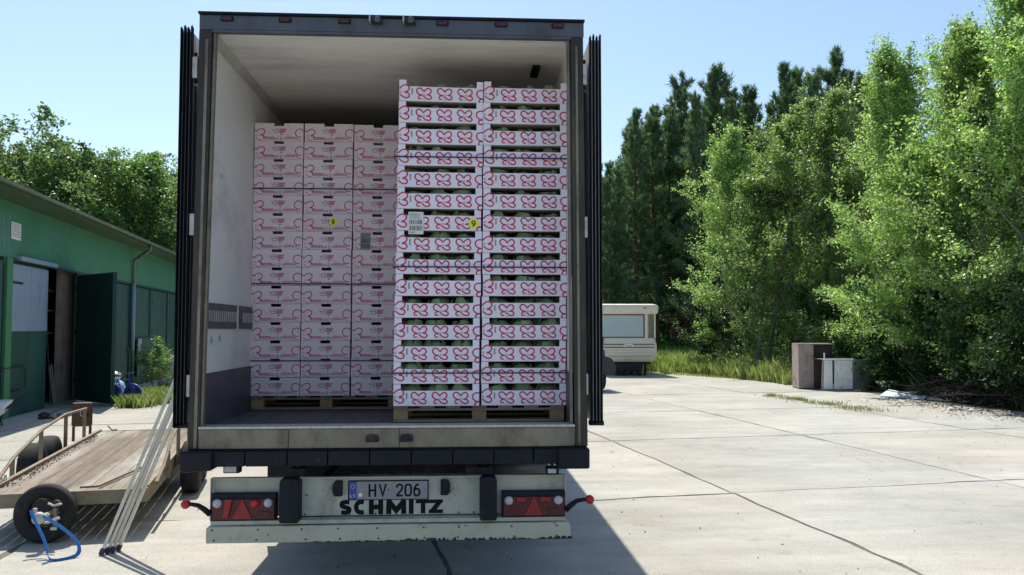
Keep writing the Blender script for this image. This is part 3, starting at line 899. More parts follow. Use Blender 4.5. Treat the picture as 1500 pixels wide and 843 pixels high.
cols = [('left', lambda k: -.440 - .028 * k / 14, R(2.2)), ('right', lambda k: .160 - .012 * k / 14, R(.3))]
PZ = 1.3345
for cname, xf, rz in cols:
    for k in range(15):          # k = 0 top
        z = PZ + (14 - k) * TH + .0006
        x = xf(k) + lr3.uniform(-.004, .004)
        yy0 = 5.972 + (.010 if cname == 'right' else 0) + lr3.uniform(-.003, .003)
        a = rz * (1 - k / 16) + R(lr3.uniform(-.8, .8))
        where = {0: 'topmost', 14: 'bottom one'}.get(k, ORD[k] + ' from the top')
        wtray = {0: 'the topmost tray', 14: 'the bottom tray'}.get(k, 'the tray ' + ORD[k] + ' from the top')
        t = empty('cardboard_tray', (x, yy0, z), a, f'white tray with red butterfly print, {where} in the {cname} tray column', 'tray', 'printed cabbage trays stacked on the right pallet')
        b = bpy.data.objects.new('tray_body', me_trays[lr3.randrange(4)]); C.objects.link(b); b.parent = t
        for n_, m_ in TPR:
            b = bpy.data.objects.new(n_, m_); C.objects.link(b); b.parent = t
        if cname == 'left' and k == 6:
            s = MB().box(.085, .190, -.0045, -.0032, -.026, .132).build('label_sticker', 'sticker_white', t)
            mb = MB(); xx = .092
            for row, (z0, z1) in enumerate(((.044, .075), (.0, .034))):
                xx = .092
                while xx < .182:
                    wv = lr3.choice((.0012, .0022, .0035)); mb.box(xx, xx + wv, -.0052, -.0047, z0, z1); xx += wv + lr3.choice((.0012, .002, .0035))
            for z0 in (.120, .112, .103, .094, .086, -.012, -.018):
                mb.box(.092, .092 + lr3.uniform(.03, .085), -.0052, -.0047, z0, z0 + .0025)
            mb.build('barcode', 'print_dark', s)
            mb = MB(); mb.lathe([(0, -.0045), (.037, -.0042), (.037, -.0034)], (.545, 0, .055), 'y', 28)
            s = mb.build('round_sticker', 'sticker_yellow', t)
            mb = MB(); glyph(mb, '9', .532, .036, .024, .036, .008, -.0052); mb.build('digit', 'lettering', s, fixn=False)
        for q in range(3):
            side = ('left', 'middle', 'right')[q]
            cb = bpy.data.objects.new('cabbage', CAB[lr3.randrange(4)]); C.objects.link(cb)
            rr = lr3.uniform(.081, .088)
            lx, ly = .115 + q * .18 + lr3.uniform(-.015, .015), .098 + lr3.uniform(-.003, .02)
            ca, sa = math.cos(a), math.sin(a)
            rz_ = rr * .93
            cb.location = (x + lx * ca - ly * sa, yy0 + lx * sa + ly * ca, z + .010 + rr * .80)
            cb.scale = (rr, rr, rr * lr3.uniform(.92, 1.0))
            cb.rotation_euler = (lr3.uniform(-.2, .2), lr3.uniform(-.2, .2), lr3.uniform(0, 6.28))
            tag(cb, f'green cabbage, {side} side of {wtray} in the {cname} column', 'cabbage', 'green cabbages lying in the printed trays')

def band(name, pts, z, label, h=.010):
    mb = MB()
    for (a, b) in zip(pts[:-1], pts[1:]):
        dx, dy = b[0] - a[0], b[1] - a[1]; l = math.hypot(dx, dy); nx, ny = -dy / l * .0012, dx / l * .0012
        za, zb = a[2] if len(a) > 2 else 0, b[2] if len(b) > 2 else 0
        v = [(a[0] - nx, a[1] - ny, z + za), (b[0] - nx, b[1] - ny, z + zb), (b[0] - nx, b[1] - ny, z + zb + h), (a[0] - nx, a[1] - ny, z + za + h)]
        v += [(p[0] + 2 * nx, p[1] + 2 * ny, p[2]) for p in v]
        mb.add(v, [(0, 1, 2, 3), (7, 6, 5, 4), (0, 4, 5, 1), (3, 2, 6, 7), (0, 3, 7, 4), (1, 5, 6, 2)])
    return tag(mb.build(name, 'strap_band'), label, 'strap', 'blue straps tied around the stacks')
for z, lab in ((3.085, 'upper blue strap across the printed cabbage trays'), (2.305, 'middle blue strap across the printed cabbage trays'), (1.560, 'lowest blue strap across the printed cabbage trays')):
    band('tie_strap', [(-.46 - .0 , 6.38), (-.478, 5.965), (.15, 5.960), (.772, 5.972), (.775, 6.38)], z, lab)

# ------------------------------------------------------------------ closed cartons
CW, CD, CH = .393, .50, .1482
mb = MB(); th = .004
mb.prism([(0, .001), (CW, .001), (CW, CH - .0015), (CW * .60, CH - .0015), (CW * .60, CH - .024), (CW * .40, CH - .024), (CW * .40, CH - .0015), (0, CH - .0015)], 0, th)
mb.box(0, th, th, CD, .001, CH - .0015); mb.box(CW - th, CW, th, CD, .001, CH - .0015); mb.box(th, CW - th, CD - th, CD, .001, CH - .0015)
mb.box(th, CW - th, th, CD - th, .001, .005); mb.box(th, CW - th, th + .012, CD - th, CH - .030, CH - .027)
o = mb.build('carton_body', 'carton'); me_cart = o.data; bpy.data.objects.remove(o)
CPR = []
mb = MB()
def cq(pts): return [((a - 75) / 1700, CH - (b - 40) / 1700) for a, b in pts]
y_ = -.0008
ribbon(mb, catmull(cq([(80,138),(100,162),(128,136),(166,122),(200,132),(212,164),(196,196),(150,214)])), .0076, False, y_)
ribbon(mb, catmull(cq([(150,214),(186,216),(206,236),(212,250)])), .0076, False, y_ - .0001)
mb.add([(p[0], y_ - .0002, p[1]) for p in cq([(150, 214), (190, 204), (192, 226)])], [(0, 1, 2)])
ribbon(mb, chaikin(cq([(98,245),(125,268),(160,284),(180,282)]), 1), .0045, False, y_)
ribbon(mb, cq([(112 + 11 * math.cos(R(a)), 215 + 13 * math.sin(R(a))) for a in range(0, 360, 45)]), .0022, True, y_)
keep(mb, 'corner_print', 'print_red', CPR)
mb = MB()
ribbon(mb, catmull(cq([(744,142),(700,120),(655,134),(636,178),(652,220),(690,236),(722,230)])), .0076, False, y_)
ribbon(mb, chaikin(cq([(672,275),(695,282),(718,270)]), 1), .0035, False, y_)
keep(mb, 'corner_print', 'print_red', CPR)
mb = MB()
# small reversed double-lobe mark
mb.mi = 0
ribbon(mb, catmull(cq([(322,120),(322,140),(350,142),(356,122)])), .0030, False, y_)
ribbon(mb, catmull(cq([(356,128),(338,156),(348,178),(375,174)])), .0030, False, y_ - .0001)
ribbon(mb, catmull(cq([(360,120),(392,118),(396,140),(368,146),(398,152),(398,172),(368,180)])), .0030, False, y_)
keep(mb, 'emblem_print', 'print_dark', CPR)
mb = MB()
for k in range(4):
    a, b = cq([(412, 122 + 16 * k), (512 - 6 * k - (8 if k % 2 else 0), 128 + 16 * k)])
    mb.box(a[0], b[0], y_ - .0002, y_ + .0004, b[1] - .001, b[1] + .0055)
for (u0, v0, u1, v1) in ((185, 234, 345, 242), (185, 249, 345, 254), (510, 230, 640, 236), (470, 261, 690, 265), (190, 266, 410, 271), (500, 246, 650, 250)):
    a, b = cq([(u0, v0), (u1, v1)]); mb.box(a[0], b[0], y_ - .0002, y_ + .0004, b[1], a[1])
for k in range(26):
    u = 200 + k * 8 if k < 18 else 330 + k * 9.
    u = 190 + k * 19.
    if 400 < u < 470: continue
    a, b = cq([(u, 238), (u + 7, 266)]); mb.box(a[0], b[0], y_ - .0003, y_ + .0004, b[1], a[1])
keep(mb, 'text_print', 'print_pink', CPR)
mb = MB()
ribbon(mb, cq([(430, 240), (450, 240), (450, 278), (430, 278)]), .0035, True, y_ - .0003)
a, b = cq([(430, 192), (456, 206)]); mb.box(a[0], b[0], y_ - .0003, y_ + .0004, b[1], a[1])
keep(mb, 'symbol_print', 'print_dark', CPR)
names3 = ['left', 'middle', 'right']
CPZ = 1.3345
for c in range(3):
    for k in range(15):
        z = CPZ + (14 - k) * (CH + .0001) - .002 * (1 if k == 14 else 0) + .002
        x = -1.692 + c * .402 + lr3.uniform(-.003, .003) - .012 * k / 14 * (1 if c < 2 else .6) + .006
        y0 = 6.972 + lr3.uniform(-.004, .004) + .012 * (c == 2)
        where = {0: 'topmost', 14: 'bottom'}.get(k, ORD[k] + ' from the top')
        t = empty('closed_carton', (x, y0, z), R(lr3.uniform(-.4, .4)), f'closed white carton, {where} in the {names3[c]} column of cartons', 'carton', 'closed white cartons stacked on the left pallet')
        b = bpy.data.objects.new('carton_body', me_cart); C.objects.link(b); b.parent = t
        for n_, m_ in CPR:
            b = bpy.data.objects.new(n_, m_); C.objects.link(b); b.parent = t
        if c == 1 and k == 5:
            mb = MB(); pts = [(.240 + .036 * (1 - .10 * (q % 2)) * math.cos(R(36 * q)), .080 + .036 * (1 - .10 * (q % 2)) * math.sin(R(36 * q))) for q in range(10)]
            mb.prism(pts, -.0022, -.0013); s = mb.build('round_sticker', 'sticker_yellow', t)
            mb = MB(); glyph(mb, '9', .230, .064, .020, .032, .008, -.0027); mb.build('digit', 'lettering', s, fixn=False)
        if c == 2 and k == 6:
            s = MB().box(.058, .142, -.0025, -.0013, .004, .140).build('label_sticker', 'plate_white', t)
            mb = MB()
            for z0, z1 in ((.058, .092), (.015, .048)):
                xx = .063
                while xx < .135:
                    wv = lr3.choice((.0012, .0022, .0035)); mb.box(xx, xx + wv, -.0032, -.0027, z0, z1); xx += wv + lr3.choice((.0012, .002, .0028))
            for z0 in (.130, .122, .112, .102): mb.box(.063, .063 + lr3.uniform(.03, .07), -.0032, -.0027, z0, z0 + .0022)
            mb.build('barcode', 'print_dark', s)
for z, x0, lab in ((3.015, -1.70, 'upper blue strap across the closed cartons'), (2.235, -1.705, 'middle blue strap across the closed cartons'), (1.612, -1.705, 'lowest blue strap across the closed cartons')):
    band('tie_strap', [(x0 - .004, 7.4), (x0 - .006, 6.962), (-1.1, 6.958), (-.492, 6.966), (-.488, 7.4)], z, lab)

# ------------------------------------------------------------------ flatbed car trailer
FB = empty('flatbed_trailer', (-4.19, 7.72, 0), R(11.5), 'low flatbed trailer with worn plank deck and four wheels, standing left of the truck', 'trailer')
Wd, Ld, dz = 1.37, 4.95, .42
n_pl = 13
for k in range(n_pl):
    a = .045 + k * (Wd - .09) / n_pl; b = a + (Wd - .09) / n_pl - .002
    zt = dz - .006 + random.uniform(-.003, .003)
    MB().box(a, b, .05, Ld - .04, zt - .03, zt).build('plank', 'deck_wood', FB, .004)
fb = [('front_beam', 0, Wd, 0, .05, .30, .425), ('rear_beam', 0, Wd, Ld - .04, Ld, .30, .42), ('side_beam', 0, .045, .05, Ld - .04, .30, .445), ('side_beam', Wd - .045, Wd, .05, Ld - .04, .30, .445)]
for n_, *b in fb: MB().box(*b).build(n_, 'rust_frame', FB, .004)
for yk in (.9, 1.8, 2.7, 3.6, 4.3): MB().box(.05, Wd - .05, yk, yk + .06, .30, .378).build('cross_member', 'rust_frame', FB)
MB().tube([(.54, -.02, .265), (1.15, 1.5, .265)], .033, 4).build('drawbar_arm', 'rust_frame', FB)
MB().tube([(.54, -.02, .265), (.2, 1.5, .265)], .033, 4).build('drawbar_arm', 'rust_frame', FB)
for s, xo in ((-1, -.03), (1, Wd + .03)):
    pts = [(xo, .12, .43), (xo, .55, .44), (xo, 1.1, .60), (xo, 2.1, .76), (xo, 3.1, .83), (xo, 4.25, .80)] if s < 0 else [(xo, .30, .42), (xo, .8, .50), (xo, 1.4, .70), (xo, 2.0, .80), (xo, 3.95, .79)]
    rl = MB().tube(pts, .018, 6).build('guard_rail', 'rust_frame', FB)
    for yk, zt in (((1.05, .58), (2.06, .75), (3.15, .82), (4.15, .80)) if s < 0 else ((1.15, .60), (2.0, .79), (3.1, .79), (3.95, .79))):
        MB().box(xo - .018, xo + .018, yk - .02, yk + .02, .33, zt).build('rail_post', 'rust_frame', rl)
    for yk in ((2.30, 2.98) if s < 0 else (2.10, 2.78)):
        xw = xo + s * .14
        ty = MB().lathe([(.16, -.095), (.25, -.10), (.285, -.08), (.295, -.03), (.295, .03), (.285, .08), (.25, .10), (.16, .095)], (xw, yk, .297), 'x', 32).build('tyre', 'tyre', FB, smooth=True)
        MB().lathe([(.03, -.05), (.10, -.05), (.158, -.09), (.158, .09), (.10, .05), (.03, .05)], (xw, yk, .297), 'x', 20).build('rim', 'rim_steel', ty, smooth=True)
    MB().box(min(xo, xo + s * .25), max(xo, xo + s * .25), 2.25, 2.95, .27, .32).build('axle', 'chassis', FB)
# hooks on the left rail
for yk in (.35, .5, .62):
    MB().tube([(.02, yk, .445), (.02, yk + .02, .49), (.02, yk + .06, .49), (.02, yk + .07, .445)], .006, 5).build('lashing_hook', 'rust_frame', FB)
# winch box at the far left corner
wb = MB().box(-.27, -.005, Ld - .45, Ld - .40, .53, .86).build('winch_plate', 'brown_steel', FB, .025)
MB().box(-.255, -.225, Ld - .45, Ld - .41, .33, .53).build('leg', 'brown_steel', wb)
MB().box(-.045, -.015, Ld - .45, Ld - .41, .33, .53).build('leg', 'brown_steel', wb)
MB().lathe([(.018, -.012), (.034, -.010), (.034, -.001)], (-.085, Ld - .45, .69), 'y', 20).build('crank_hub', 'chassis', wb)
MB().tube([(-.15, Ld - .47, .75), (-.15, Ld - .47, .69), (-.115, Ld - .47, .67)], .007, 6).build('crank', 'white_metal', wb)
MB().tube([(.14, Ld - .14, .50), (.20, Ld - .16, .44), (.27, Ld - .2, .45)], .01, 6).build('chain', 'rust_frame', FB)
# stones and grit along the left edge of the deck
mb = MB()
for k in range(420):
    yk = random.uniform(.4, 4.4); xk = .05 + abs(random.gauss(0, .05)); q = random.uniform(.004, .011)
    mb.add([(xk - q, yk, dz - .004), (xk, yk + q, dz - .004), (xk + q, yk, dz - .004), (xk, yk - q, dz - .004), (xk, yk, dz - .004 + q)], [(0, 1, 4), (1, 2, 4), (2, 3, 4), (3, 0, 4)])
grit = tag(mb.build('grit', 'tyre', FB, fixn=False), kind='stuff')
# hitch seen through the tyre
hx = .60
hh_ = MB().tube([(hx, .05, .27), (hx, -.36, .27)], .026, 8).build('hitch', 'white_metal', FB)
MB().lathe([(.03, -.06), (.05, -.05), (.05, .0), (.03, .02)], (hx - .03, -.34, .275), 'y', 14).build('hitch_head', 'white_metal', hh_, smooth=True)
MB().box(hx - .085, hx - .05, -.34, -.32, .27, .355).build('lever', 'white_metal', hh_, .006)
MB().tube([(hx - .02, -.36, .25), (hx + .03, -.37, .235), (hx + .08, -.37, .25), (hx + .13, -.38, .275)], .013, 6).build('handle', 'white_metal', hh_)
MB().lathe([(.0, -.02), (.035, -.02), (.035, .02), (0, .02)], (hx + .07, -.22, .36), 'y', 12).build('clamp', 'chassis', hh_)
MB().tube([(hx + .01, -.24, .375), (hx + .05, -.25, .355), (hx + .12, -.25, .365)], .011, 6).build('clamp_bar', 'white_metal', hh_)
MB().box(hx + .05, hx + .075, -.24, -.20, .17, .34).build('support', 'rust_frame', hh_, .004)
MB().lathe([(.05, -.02), (.075, -.02), (.075, .02), (.05, .02)], (hx - .06, -.16, .33), 'y', 16).build('pulley', 'chassis', hh_)
MB().box(hx + .04, hx + .09, -.28, -.27, .15, .175).build('tab', 'white_metal', hh_)
# loose lath on the deck
lt = MB(); 
def fbp(x, y, z): return Matrix.Rotation(R(11.5), 4, 'Z') @ Vector((x, y, z)) + Vector((-4.19, 7.72, 0))
mbx = MB(); mbx.tube([fbp(.78, .12, .437), fbp(.93, .14, .437), fbp(1.02, .62, .437), fbp(1.14, 1.2, .437)], .013, 4)
tag(mbx.build('bent_steel_bar', 'rust_frame'), 'thin bent steel bar lying on the plank deck of the flatbed trailer', 'steel bar')

# spare tyre
r_ = .292
TY = tag(MB().lathe([(.155, -.07), (.17, -.085), (.24, -.095), (.275, -.080), (.290, -.045), (.292, 0), (.290, .045), (.275, .080), (.24, .095), (.17, .085), (.155, .07), (.150, 0), (.155, -.07)], (0, 0, r_), 'y', 56).build('loose_tyre', 'tyre', smooth=True),
    'bare black tyre without a rim, standing upright at the near end of the flatbed trailer', 'tyre')
TY.scale = (.87, .75, .87); TY.location = (-3.64, 7.755, 0.004); TY.rotation_euler = (R(-4), 0, R(6))

# blue ratchet strap hanging from the hitch to the ground
def flat_ribbon3(pts, wdt):
    pts = [Vector(p) for p in pts]; vs = []
    for i, p in enumerate(pts):
        d = (pts[min(i + 1, len(pts) - 1)] - pts[max(i - 1, 0)]).normalized()
        s = d.cross(Vector((0, 1, .4))).normalized() * wdt / 2
        nrm = d.cross(s).normalized() * .0012
        vs += [p + s + nrm, p - s + nrm, p - s - nrm, p + s - nrm]
    fs = []
    for i in range(len(pts) - 1):
        a = i * 4; b = a + 4
        fs += [(a, a + 1, b + 1, b), (a + 1, a + 2, b + 2, b + 1), (a + 2, a + 3, b + 3, b + 2), (a + 3, a, b, b + 3)]
    return vs, fs
def ch3(p, it=2):
    p = [Vector(q) for q in p]
    for _ in range(it):
        q = [p[0]]
        for a, b in zip(p[:-1], p[1:]): q += [a * .75 + b * .25, a * .25 + b * .75]
        p = q + [p[-1]]
    return p
mb = MB()
mb.add(*flat_ribbon3(ch3([(-3.575, 7.38, .365), (-3.55, 7.37, .30), (-3.42, 7.30, .13), (-3.36, 7.22, .05), (-3.30, 7.13, .012), (-3.24, 7.13, .010), (-3.17, 7.20, .012), (-3.12, 7.25, .03), (-3.14, 7.29, .10), (-3.24, 7.32, .19), (-3.40, 7.34, .29), (-3.46, 7.34, .32)], 3), .034))
mb.tube([(-3.27, 7.13, .014), (-3.31, 7.03, .012)], .006, 5)
tag(mb.build('lashing_strap', 'blue_strap'), 'blue lashing strap looping from the loose tyre down to the concrete', 'strap')

# ------------------------------------------------------------------ leaning load bars
labs = ['leftmost aluminium load bar of the bundle leaning against the truck', 'second aluminium load bar from the left in the leaning bundle',
        'third aluminium load bar from the left in the leaning bundle', 'rightmost aluminium load bar of the leaning bundle']
bots = [(-2.965, 7.30), (-2.936, 7.345), (-2.902, 7.36), (-2.880, 7.425)]
tops = [(-1.825, 7.44, 3.00), (-1.825, 7.40, 2.80), (-1.825, 7.35, 2.74), (-1.825, 7.28, 2.54)]
for (bx, by), tp, lab in zip(bots, tops, labs):
    B = Vector((bx, by, .012)); Tp = Vector(tp)
    d = Tp - B; L_ = d.length
    t = empty('load_bar', B, 0, lab, 'load bar', 'aluminium load bars leaning on the truck')
    t.rotation_mode = 'QUATERNION'; t.rotation_quaternion = d.to_track_quat('Z', 'Y')
    MB().prism([(-.013, -.013), (.013, -.013), (.013, .013), (-.013, .013)], .05, L_ - .06, 'z').build('tube', 'alu', t, .004)
    for zk in (0, ):
        MB().prism([(-.019, -.019), (.019, -.019), (.022, .021), (-.021, .020)], -.004, .05, 'z').build('end_cap', 'pole_cap', t, .006)
    MB().prism([(-.012, -.012), (.012, -.012), (.012, .012), (-.012, .012)], L_ - .06, L_, 'z').build('spring_end', 'chassis', t)

# ------------------------------------------------------------------ green storage hall
BR = math.atan(.1276)
Hh = empty('storage_hall', (-9.53, 19.0, 0), BR, 'long green single-storey storage hall with wooden gates and one gate leaf open, at the left', 'building')
S0, S1 = -12., 22.
hb = lambda n, m, x0, x1, s0, s1, z0, z1, par=Hh, bev=0: box(n, m, x0, x1, s0, s1, z0, z1, par, bev)
hb('upper_wall', 'hall_green', -.25, 0, S0, S1, 3.38, 4.62)
hb('end_wall', 'hall_green', -10, -.26, S1 - .25, S1, 0, 4.6)
hb('end_wall', 'hall_green', -10, -.26, S0, S0 + .25, 0, 4.6)
hb('back_wall', 'hall_green', -10.25, -10, S0, S1, 0, 5.4)
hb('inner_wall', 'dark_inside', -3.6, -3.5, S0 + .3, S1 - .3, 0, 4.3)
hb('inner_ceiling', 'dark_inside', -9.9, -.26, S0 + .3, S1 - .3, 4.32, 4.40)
hb('floor', 'concrete', -9.9, .12, S0, S1, -.03, .012)
piers = [(-11.9, -11.5), (-9.2, -8.8), (-6.4, -6.0), (-4.6, -4.55), (-1.95, -1.52), (16.3, 22)]
hb('pier', 'hall_green_light', -.24, .02, -.87, -.56, 0, 3.378)
hb('pier', 'hall_green', -.24, .0, 17.7, 21.7, 0, 3.378)
hb('pier', 'hall_green', -.24, .0, -11.7, -3.42, 0, 3.378)
hb('lintel', 'gate_dark', -.03, .035, -.56, 3.85, 3.32, 3.379)
hb('lintel', 'gate_dark', -.03, .03, 3.87, 17.7, 3.32, 3.375)
hb('rail_cover', 'gate_pale', .0, .10, -.35, 1.95, 3.35, 3.44)
# gate leaves: frame, infill boards
def leaf(s0, s1, m='gate_green', seam=True):
    g_ = hb('gate_leaf', m, -.10, -.045, s0 + .02, s1 - .02, .03, 3.30)
    n = max(2, int((s1 - s0) / .42))
    wv = (s1 - s0 - .04) / n
    for k in range(n):
        MB().box(-.044, -.028 + random.uniform(-.002, .002), s0 + .02 + k * wv + .006, s0 + .02 + (k + 1) * wv - .006, .04, 3.295).build('board', m, g_)
    hb('edge_batten', 'gate_dark', -.028, -.005, s1 - .075, s1 - .025, .03, 3.298, g_)
    return g_
leaf(-3.42, -.88)
g1 = hb('gate_leaf', 'gate_green', -.10, -.045, -.54, 1.70, .03, 3.31)
for a, b in ((-.50, .585), (.60, 1.68)):
    MB().box(-.044, -.020, a, b, 1.83, 3.27).build('pale_panel', 'gate_pale', g1, .004)
    g1.children[-1]['label'] = 'pale blue-grey upper panel'
    MB().box(-.044, -.026, a, b, .06, 1.815).build('lower_panel', 'gate_green', g1, .004)
hb('edge_batten', 'gate_dark', -.044, -.0, -.56, -.505, .03, 3.29, g1)
edges = [3.87, 6.4, 9.2, 12.0, 14.85, 17.7]
for a, b in zip(edges[:-1], edges[1:]): leaf(a, b)
for a in edges[1:-1]:
    hb('frame_post', 'gate_green', -.09, .015, a - .035, a + .035, 0, 3.30)
hb('frame_post', 'gate_pale', -.02, .03, 3.80, 3.85, .01, 3.30)
# open leaf: swung out towards the yard
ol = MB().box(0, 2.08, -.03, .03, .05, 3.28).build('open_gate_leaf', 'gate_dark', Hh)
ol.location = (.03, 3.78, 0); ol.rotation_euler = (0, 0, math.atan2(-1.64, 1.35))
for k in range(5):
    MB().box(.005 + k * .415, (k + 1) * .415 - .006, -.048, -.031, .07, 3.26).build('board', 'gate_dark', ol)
MB().box(2.04, 2.085, -.066, -.049, .06, 3.27).build('edge_batten', 'gate_green', ol)
for z_ in (.5, 1.75, 2.9): MB().box(-.04, .14, -.06, -.0485, z_, z_ + .10).build('gate_hinge', 'chassis', ol)
# inside pier and things in the opening
hb('inner_pier', 'pier_plaster', -.42, -.28, 3.50, 4.45, .013, 3.5)
mbx = MB()
lrp = random.Random(9)
# soffit, fascia, gutter, roof
hb('soffit', 'soffit', 0.0, .62, S0, S1, 4.54, 4.57)
hb('fascia', 'soffit', .60, .63, S0, S1, 4.571, 4.64)
rf = MB().prism([(-10.4, 5.75), (-10.4, 5.65), (.63, 4.645), (.66, 4.70)], S0 - .3, S1 + .3).build('roof', 'roof_sheet', Hh) 
gut = MB()
prof = [(.70 + .065 * math.cos(R(a)), 4.66 + .065 * math.sin(R(a))) for a in range(180, 361, 20)] + [(.70 + .058 * math.cos(R(a)), 4.66 + .058 * math.sin(R(a))) for a in range(360, 179, -20)]
gut.prism(prof, S0, S1).build('gutter', 'gutter', Hh)
for k in range(22):
    s_ = S0 + .5 + k * 1.55
    MB().prism([(.70 + .070 * math.cos(R(a)), 4.66 + .070 * math.sin(R(a))) for a in range(180, 361, 30)] + [(.70 + .0655 * math.cos(R(a)), 4.66 + .0655 * math.sin(R(a))) for a in range(360, 179, -30)], s_, s_ + .03).build('gutter_bracket', 'gutter', Hh)
dp = MB().tube([(.68, 8.75, 4.60), (.68, 8.75, 4.42), (.40, 8.95, 4.28), (.10, 9.2, 4.12), (.08, 9.25, 3.9), (.08, 9.25, .05)], .05, 12).build('downpipe', 'gutter', Hh, smooth=True)
MB().tube([(.08, 9.25, 3.36), (.08, 9.25, 1.2)], .066, 12).build('pipe_sleeve', 'gate_pale', dp, smooth=True)
MB().box(.03, .075, 10.0, 11.7, .30, 1.58).build('weathered_board', 'gate_green', Hh, .004)
MB().box(.076, .082, 10.0, 10.5, .75, 1.56).build('pale_patch', 'gate_pale', Hh)
# pale paint flakes and scratches on the upper wall
mb = MB()
for k in range(46):
    s_ = random.uniform(-2, 15); z_ = random.uniform(3.5, 4.3); a_, b_ = random.uniform(.008, .02), random.uniform(.03, .16)
    if k % 3 == 0: a_, b_ = b_, a_
    mb.add([(.0022, s_, z_), (.0022, s_ + a_, z_ + .01), (.0022, s_ + a_ * 1.1, z_ + b_), (.0022, s_ + .002, z_ + b_ * .9)], [(0, 1, 2, 3)])
tag(mb.build('paint_flake', 'gate_pale', Hh, fixn=False), kind='stuff')
# strap hinges and handles on the gates, drips of pale paint, a bent conduit
for a, b in zip(edges[:-1], edges[1:]):
    for z_ in (.55, 1.8, 2.85): hb('strap_hinge', 'chassis', -.026, -.012, a + .03, a + .55, z_, z_ + .05)
    hb('gate_handle', 'gutter', -.026, .02, b - .22, b - .19, 1.10, 1.32)
for z_ in (.55, 2.85): hb('strap_hinge', 'chassis', -.0195, -.008, -.50, .10, z_, z_ + .05)
mb = MB(); lrd = random.Random(15)
for k in range(34):
    s_ = lrd.choice((-1.35, -1.05, -.78)) + lrd.gauss(0, .05); z1 = lrd.uniform(3.55, 4.4); ln_ = lrd.uniform(.05, .5); w_ = lrd.uniform(.006, .022)
    mb.add([(.0026, s_, z1 - ln_), (.0026, s_ + w_ * .5, z1 - ln_), (.0026, s_ + w_, z1), (.0026, s_ - w_ * .3, z1)], [(0, 1, 2, 3)])
tag(mb.build('paint_drip', 'gate_pale', Hh, fixn=False), kind='stuff')
MB().tube([(.03, -1.6, .02), (.03, -1.6, .95), (.03, -1.5, 1.05), (.03, .1, 1.08), (.03, .25, .98), (.03, .25, .6)], .012, 6).build('conduit', 'chassis', Hh)
mb = MB()
for k in range(120):
    s_ = lrd.uniform(-3.2, 17); z_ = abs(lrd.gauss(0, .16)) + .03; a_, b_ = lrd.uniform(.02, .09), lrd.uniform(.01, .06)
    mb.add([(-.0145, s_, z_), (-.0145, s_ + a_, z_ - .01), (-.0145, s_ + a_ * .8, z_ + b_), (-.0145, s_ - .01, z_ + b_ * .8)], [(0, 1, 2, 3)])
tag(mb.build('mud_splash', 'scuff_plate', Hh, fixn=False), kind='stuff')
# notice board
def hw(x, s, z): return Matrix.Rotation(BR, 4, 'Z') @ Vector((x, s, z)) + Vector((-9.53, 19.0, 0))
ns = empty('notice_sign', hw(.01, -.72, 3.78), BR, 'small white notice with lines of small print, high on the green hall wall', 'sign')
MB().box(0, .012, 0, .52, 0, .36).build('panel', 'sticker_white', ns)
mb = MB()
for k in range(6):
    z_ = .31 - k * .05; s_ = .04
    while s_ < .46:
        l_ = random.uniform(.02, .07)
        mb.add([(.0135, s_, z_), (.0135, min(s_ + l_, .48), z_), (.0135, min(s_ + l_, .48), z_ + .016), (.0135, s_, z_ + .016)], [(0, 1, 2, 3)]); s_ += l_ + .015
mb.build('small_print', 'scuff_plate', ns, fixn=False)
# shelf rack inside the opening
sr = empty('shelf_rack', hw(-1.50, 3.0, 0.012), BR, 'wooden shelf rack inside the dark gate opening of the hall', 'shelf')
for z_ in (1.74, 2.32, 2.84): MB().box(0, .9, 0, 1.6, z_, z_ + .05).build('shelf', 'shelf_wood', sr)
for x_, s_ in ((.86, .0), (.86, 1.20), (0, 0), (0, 1.2)): MB().box(x_, x_ + .045, s_ - .05, s_ - .005, 0, 3.2).build('upright', 'dark_inside', sr)
mbl = ['pale lath leaning inside the hall opening, nearer the pier', 'pale lath leaning inside the hall opening, farther from the pier', 'dark pipe leaning inside the hall opening']
for k, (s_, ds, zt, m_) in enumerate(((3.05, .25, 1.0, 'white_metal'), (2.92, .25, .95, 'white_metal'), (2.7, .14, 2.1, 'frame_steel'))):
    a, b = hw(-.22, s_, .014), hw(-.42, s_ + ds, zt)
    tag(MB().tube([a, b], .014, 4).build('leaning_lath' if k < 2 else 'leaning_pipe', m_), mbl[k], 'lath' if k < 2 else 'pipe')

# things along the hall
bw = empty('wheelbarrow', (-8.98, 16.9, 0.0), R(20), 'pale grey wheelbarrow at the left edge of the photo by the green pillar', 'wheelbarrow')
MB().prism([(-.25, .22), (.18, .22), (.34, .50), (-.42, .50)], -.3, .3).build('tub', 'cabinet_white', bw, .03)
MB().lathe([(.10, -.04), (.17, -.04), (.18, 0), (.17, .04), (.10, .04)], (-.40, 0, .18), 'y', 20).build('wheel', 'tyre', bw, smooth=True)
for s in (-.2, .2):
    MB().tube([(-.40, s * .3, .18), (.1, s, .21), (.42, s, .50), (.60, s, .62)], .014, 6).build('handle', 'chassis', bw)
    MB().tube([(.10, s, .21), (.16, s, .004)], .014, 6).build('leg', 'chassis', bw)
sm = empty('scrap_heap', (-8.72, 18.4, 0.004), 0, 'small dark heap of metal scrap on the shaded concrete before the pale gate', 'scrap')
def rock(name, m, r, parent, loc, seed, squash=.7):
    bm = bmesh.new(); bmesh.ops.create_icosphere(bm, subdivisions=2, radius=r); q = random.Random(seed)
    for v in bm.verts: v.co *= q.uniform(.7, 1.15)
    for v in bm.verts: v.co.z = max(v.co.z * squash, -r * .45)
    me = bpy.data.meshes.new(name); bm.to_mesh(me); bm.free(); me.materials.append(MATS[m])
    o = bpy.data.objects.new(name, me); C.objects.link(o); o.parent = parent; o.location = loc; return o
